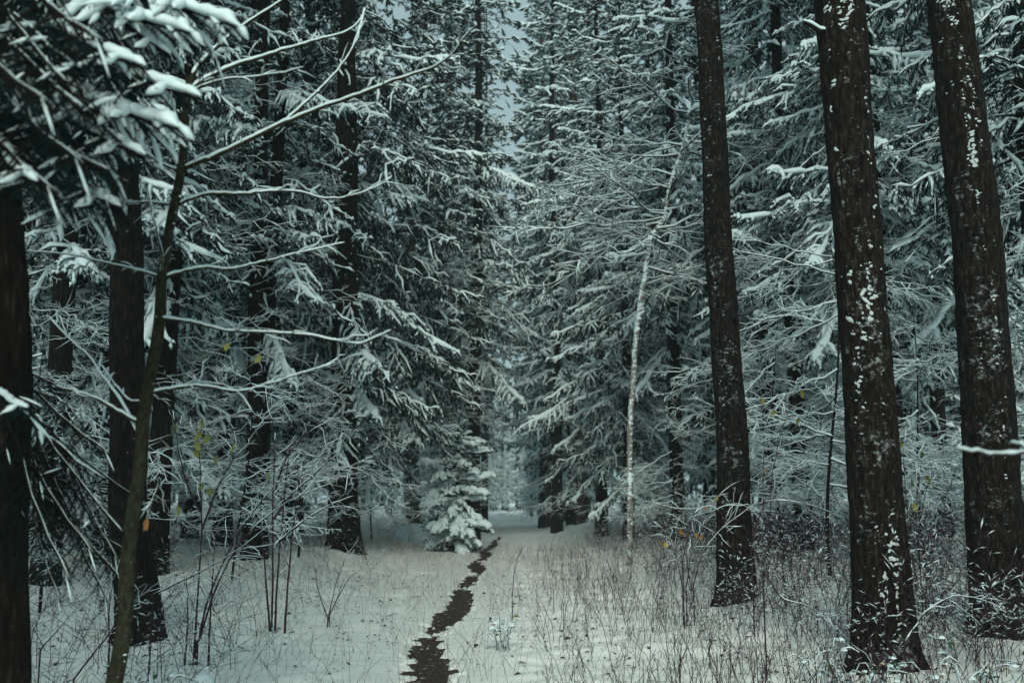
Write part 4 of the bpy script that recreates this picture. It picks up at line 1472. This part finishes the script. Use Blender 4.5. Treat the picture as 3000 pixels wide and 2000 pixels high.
cane_shrub('shrub', 'low spreading shrub with purple-brown twigs beside the broad clear trunk',
           [[(960, 1810), (930, 1720), (920, 1640)], [(962, 1810), (985, 1700), (1010, 1640)], [(965, 1800), (1020, 1690), (1090, 1650)]], 10.3, 0.0065, (), 6)
cane_shrub('shrub', 'leaning bare shoots crossing in front of the furrowed trunk',
           [[(215, 1990), (300, 1880), (380, 1770), (470, 1700), (560, 1660)], [(320, 1900), (318, 1800), (330, 1700)], [(120, 1900), (230, 1770), (330, 1690)], [(450, 1740), (560, 1690), (700, 1610), (760, 1560)]], 6.6, 0.007, (), 8)
cane_shrub('shrub', 'leggy shrub holding orange and yellow leaves before the slim flecked trunk',
           [[(2010, 1720), (2030, 1600), (2080, 1500), (2105, 1455)], [(2000, 1720), (1980, 1620), (1950, 1560)], [(2030, 1720), (2060, 1610), (2120, 1540), (2220, 1470)], [(2020, 1700), (2010, 1620), (2020, 1540)]], 9.6, 0.006,
           [(2100, 1448, 4), (2095, 1465, 4), (2070, 1475, 2), (2012, 1558, 2), (1990, 1548, 2), (1965, 1550, 3), (1960, 1545, 3), (2045, 1560, 2), (1935, 1580, 4), (1948, 1585, 4), (2060, 1565, 2)], 9, leaf_s=1.0)
cane_shrub('shrub', 'tall thin shrub with scattered yellow leaves behind the slim flecked trunk',
           [[(2240, 1700), (2235, 1450), (2240, 1250), (2225, 1150)], [(2250, 1700), (2260, 1400), (2290, 1250), (2345, 1130)], [(2230, 1690), (2190, 1450), (2165, 1300)]], 11.6, 0.007,
           [(2232, 1165, 0), (2270, 1200, 0), (2166, 1305, 0), (2247, 1368, 2), (2345, 1140, 0), (2188, 1410, 3), (2340, 1220, 1)], 10, leaf_s=1.5)
cane_shrub('shrub', 'bushy shrub with olive leaves between the two thickest trunks',
           [[(2700, 1750), (2690, 1550), (2720, 1400), (2770, 1360)], [(2690, 1750), (2660, 1550), (2645, 1300)], [(2710, 1750), (2740, 1500), (2790, 1420), (2800, 1380)], [(2700, 1700), (2680, 1500), (2700, 1350)]], 9.0, 0.007,
           [(2642, 1292, 0), (2770, 1372, 1), (2757, 1385, 1), (2790, 1415, 3), (2672, 1400, 3), (2715, 1390, 1), (2765, 1450, 3), (2680, 1470, 0), (2700, 1320, 3)], 12, leaf_s=1.3)
for lab, pts, d in [('snow-lined cane arching over before the slim flecked trunk', [(2300, 1720), (2290, 1640), (2230, 1520), (2180, 1475), (2130, 1475), (2080, 1500)], 9.8),
                    ('bowed cane hooking down across the slim flecked trunk', [(2000, 1640), (2030, 1500), (2080, 1475), (2115, 1500), (2130, 1560), (2137, 1600)], 9.4),
                    ('thick snowy cane sloping down towards the snow-patched trunk', [(2235, 1670), (2290, 1755), (2360, 1770), (2430, 1815), (2490, 1880)], 7.2),
                    ('long low cane bending from thicket to the snow-patched trunk', [(2200, 1600), (2240, 1460), (2350, 1470), (2440, 1500), (2495, 1545)], 8.6),
                    ('bare cane leaning over the dry weeds beside the track', [(1500, 1760), (1505, 1680), (1520, 1620), (1535, 1600)], 11),
                    ('snowy bramble cane crossing the foot of the leaning trunk', [(2650, 1880), (2720, 1780), (2800, 1740), (2900, 1760), (2960, 1800)], 7.0)]:
    cane_shrub('arching_cane', lab, [pts], d, 0.0065, (), 5, 'cane', 0.25, 'arching canes', 1.15)
cane_shrub('shrub', 'blurred snow-covered branch crossing the leaning trunk',
           [[(3230, 2300), (3225, 1900), (3210, 1500), (3190, 1200), (3180, 900)], [(3200, 1330), (3080, 1315), (3000, 1325), (2930, 1330), (2850, 1322), (2795, 1314)], [(3060, 1322), (3000, 1308), (2960, 1290)]], 2.7, 0.0085, (), 0, snow=1.5)


def bramble(label, px, py, d, w, n, seed):
    """a low bramble: canes, dark leaves and a pad of snow on each leaf"""
    c = at(px, py, d)
    gz = float(ground_z(c[0], d))
    off = np.array([c[0], d, gz])
    t = thing('bramble', label, 'bramble', off)
    g, s = Geo(), Geo()
    k = 16
    p0 = np.stack([U(-w, w, k) * 0.4, U(-w, w, k) * 0.4, np.full(k, -0.03)], -1)
    p1 = p0 + np.stack([U(-w, w, k), U(-w, w, k), U(0.05, 0.35, k)], -1)
    ca = lines(p0, p1, 7, 0.35, 0.02)
    g.add(*sweep(ca, np.broadcast_to(np.linspace(0.004, 0.002, 7), ca.shape[:2]), TRI), 0)
    s.add(*sweep(ca + [0, 0, 0.003], U(0.002, 0.006, ca.shape[:2]), RIDGE, True), 0)
    link('stem', g.mesh('bramble_canes', [M_STEM]), t)
    lp = []
    for i in range(n):
        b = ca[rng.integers(k)][rng.integers(2, 7)] + rng.normal(0, 0.03, 3)
        o = link('leaf', LEAF[3 if U(0, 1) < 0.75 else (1 if U(0, 1) < 0.8 else 2)], t)
        o.location = b
        o.rotation_euler = (U(0.6, 1.6), U(-0.5, 0.5), U(0, 6.28))
        sc_ = U(0.6, 1.1)
        o.scale = (sc_,) * 3
        R_ = np.array(o.rotation_euler.to_matrix())
        lp.append(b + R_ @ np.array([0, 0, -0.032 * sc_]) + [0, 0, 0.004])
    for q in lp:
        if U(0, 1) < 0.6:
            a = U(0.014, 0.03)
            th = np.arange(7) / 7 * 6.283
            V = np.concatenate([np.stack([np.cos(th) * a * U(.7, 1.3, 7), np.sin(th) * a * U(.7, 1.3, 7), np.full(7, 0.0)], -1), np.stack([np.cos(th) * a * 0.6, np.sin(th) * a * 0.6, np.full(7, a * 0.5)], -1), [[0, 0, a * 0.65]]]) + q
            i = np.arange(7)
            j = (i + 1) % 7
            s.add(V, np.concatenate([np.stack([i, j, j + 7], -1), np.stack([i, j + 7, i + 7], -1), np.stack([i + 7, j + 7, np.full(7, 14)], -1)]))
    link('snow', s.mesh('bramble_snow', [M_SNOW]), t)


bramble('green bramble under snow at the foot of the leaning trunk', 2830, 1830, 6.2, 0.45, 46, 1)
bramble('snowy bramble with green leaves at the foot of the snow-patched trunk', 2560, 1960, 6.4, 0.40, 40, 2)
bramble('close bramble with blurred leaves below the leaning trunk', 2930, 1985, 4.8, 0.45, 46, 3)
bramble('small bramble sprig with snowed leaves in the thicket front', 2360, 1800, 6.6, 0.25, 16, 4)
bramble('small green-leaved plant standing alone among the dry weeds', 1478, 1840, 8.6, 0.16, 22, 5)
bramble('frosted bramble in the snow by the shrub with twin stems', 480, 1960, 5.6, 0.35, 16, 6)


def stump(label, px, py, d, r, h, seed):
    c = at(px, py, d)
    gz = float(ground_z(c[0], d))
    t = thing('stump', label, 'stump', (c[0], d, gz))
    k, n = 18, 7
    zz_ = np.linspace(-0.05, h, n)
    rr = r * (1.25 - 0.35 * np.linspace(0, 1, n) ** 0.5)
    g = trunk_geo(np.stack([0 * zz_, 0 * zz_, zz_], -1), rr, k, 0.25, seed)
    V, T, M = g.arr()
    top = np.arange(k) + (n - 1) * k
    g.add(np.array([[0, 0, h + 0.005]]), np.zeros((0, 3), int))
    g2 = Geo().add(np.concatenate([V, [[0, 0, h]]]), np.concatenate([T, np.stack([top, np.roll(top, -1), np.full(k, len(V))], -1)]))
    link('wood', g2.mesh('stump_wood', [M_BARK]), t)
    th = np.arange(14) / 14 * 6.283
    V = np.concatenate([np.stack([np.cos(th) * r * q * U(.9, 1.15, 14), np.sin(th) * r * q * U(.9, 1.15, 14), h - 0.005 + z_ * np.ones(14)], -1) for q, z_ in ((0.98, -0.02), (0.95, 0.03), (0.6, 0.065))] + [[[0, 0, h + 0.075]]])
    i = np.arange(14)
    j = (i + 1) % 14
    T = np.concatenate([np.stack([i, j, j + 14], -1), np.stack([i, j + 14, i + 14], -1), np.stack([i + 14, j + 14, j + 28], -1), np.stack([i + 14, j + 28, i + 28], -1), np.stack([i + 28, j + 28, np.full(14, 42)], -1)])
    link('snow', Geo().add(V, T).mesh('stump_snow', [M_SNOW]), t)


g = Geo()
xm, ym = wx(1212, 27), 27.0
V, T = [], []
nr, na = 7, 18
for i in range(nr):
    q = i / (nr - 1)
    for k in range(na):
        a_ = k / na * 6.283
        rr_ = 0.66 * math.sin(q * 1.57) * (1 + 0.12 * math.sin(3 * a_ + 1) + 0.06 * math.sin(5 * a_))
        V.append((rr_ * math.cos(a_), rr_ * math.sin(a_), 0.62 * math.cos(q * 1.57) ** 0.8 - 0.1))
for i in range(nr - 1):
    for k in range(na):
        k2 = (k + 1) % na
        T += [(i * na + k, (i + 1) * na + k, (i + 1) * na + k2), (i * na + k, (i + 1) * na + k2, i * na + k2)]
o = link('snow_mound', Geo().add(np.array(V), np.array(T)).mesh('snow_mound', [M_SNOW]))
o.location = (xm, ym, float(ground_z(xm, ym)))
tag(o, 'rounded mound of snow at the foot of the mossy trunk', 'snow mound')
stump('rotten dark stump under a cap of snow beside the leafy shrub', 598, 1945, 6.35, 0.065, 0.10, 1)
stump('low rounded dark stump poking from snow before the leafy shrub', 632, 2010, 5.9, 0.085, 0.06, 2)


# ------------------------------------------------------------------ air
hz = bpy.data.materials.new('haze')
hz.use_nodes = True
hz.node_tree.nodes.clear()
ho = hz.node_tree.nodes.new('ShaderNodeOutputMaterial')
hv = hz.node_tree.nodes.new('ShaderNodeVolumePrincipled')
hv.inputs['Color'].default_value = (0.75, 0.97, 0.98, 1)
hv.inputs['Density'].default_value = 0.0009
hz.node_tree.links.new(hv.outputs[0], ho.inputs['Volume'])
x0, x1, y0, y1, z0, z1 = -340, 340, -60, 440, -3, 36
V = np.array([(x, y, z) for z in (z0, z1) for y in (y0, y1) for x in (x0, x1)], float)
T = np.array([(0, 2, 3), (0, 3, 1), (4, 5, 7), (4, 7, 6), (0, 1, 5), (0, 5, 4), (2, 6, 7), (2, 7, 3), (0, 4, 6), (0, 6, 2), (1, 3, 7), (1, 7, 5)])
HAZE = True
if HAZE:
    o = link('haze', Geo().add(V, T).mesh('haze', [hz], False))
    o['kind'] = 'stuff'
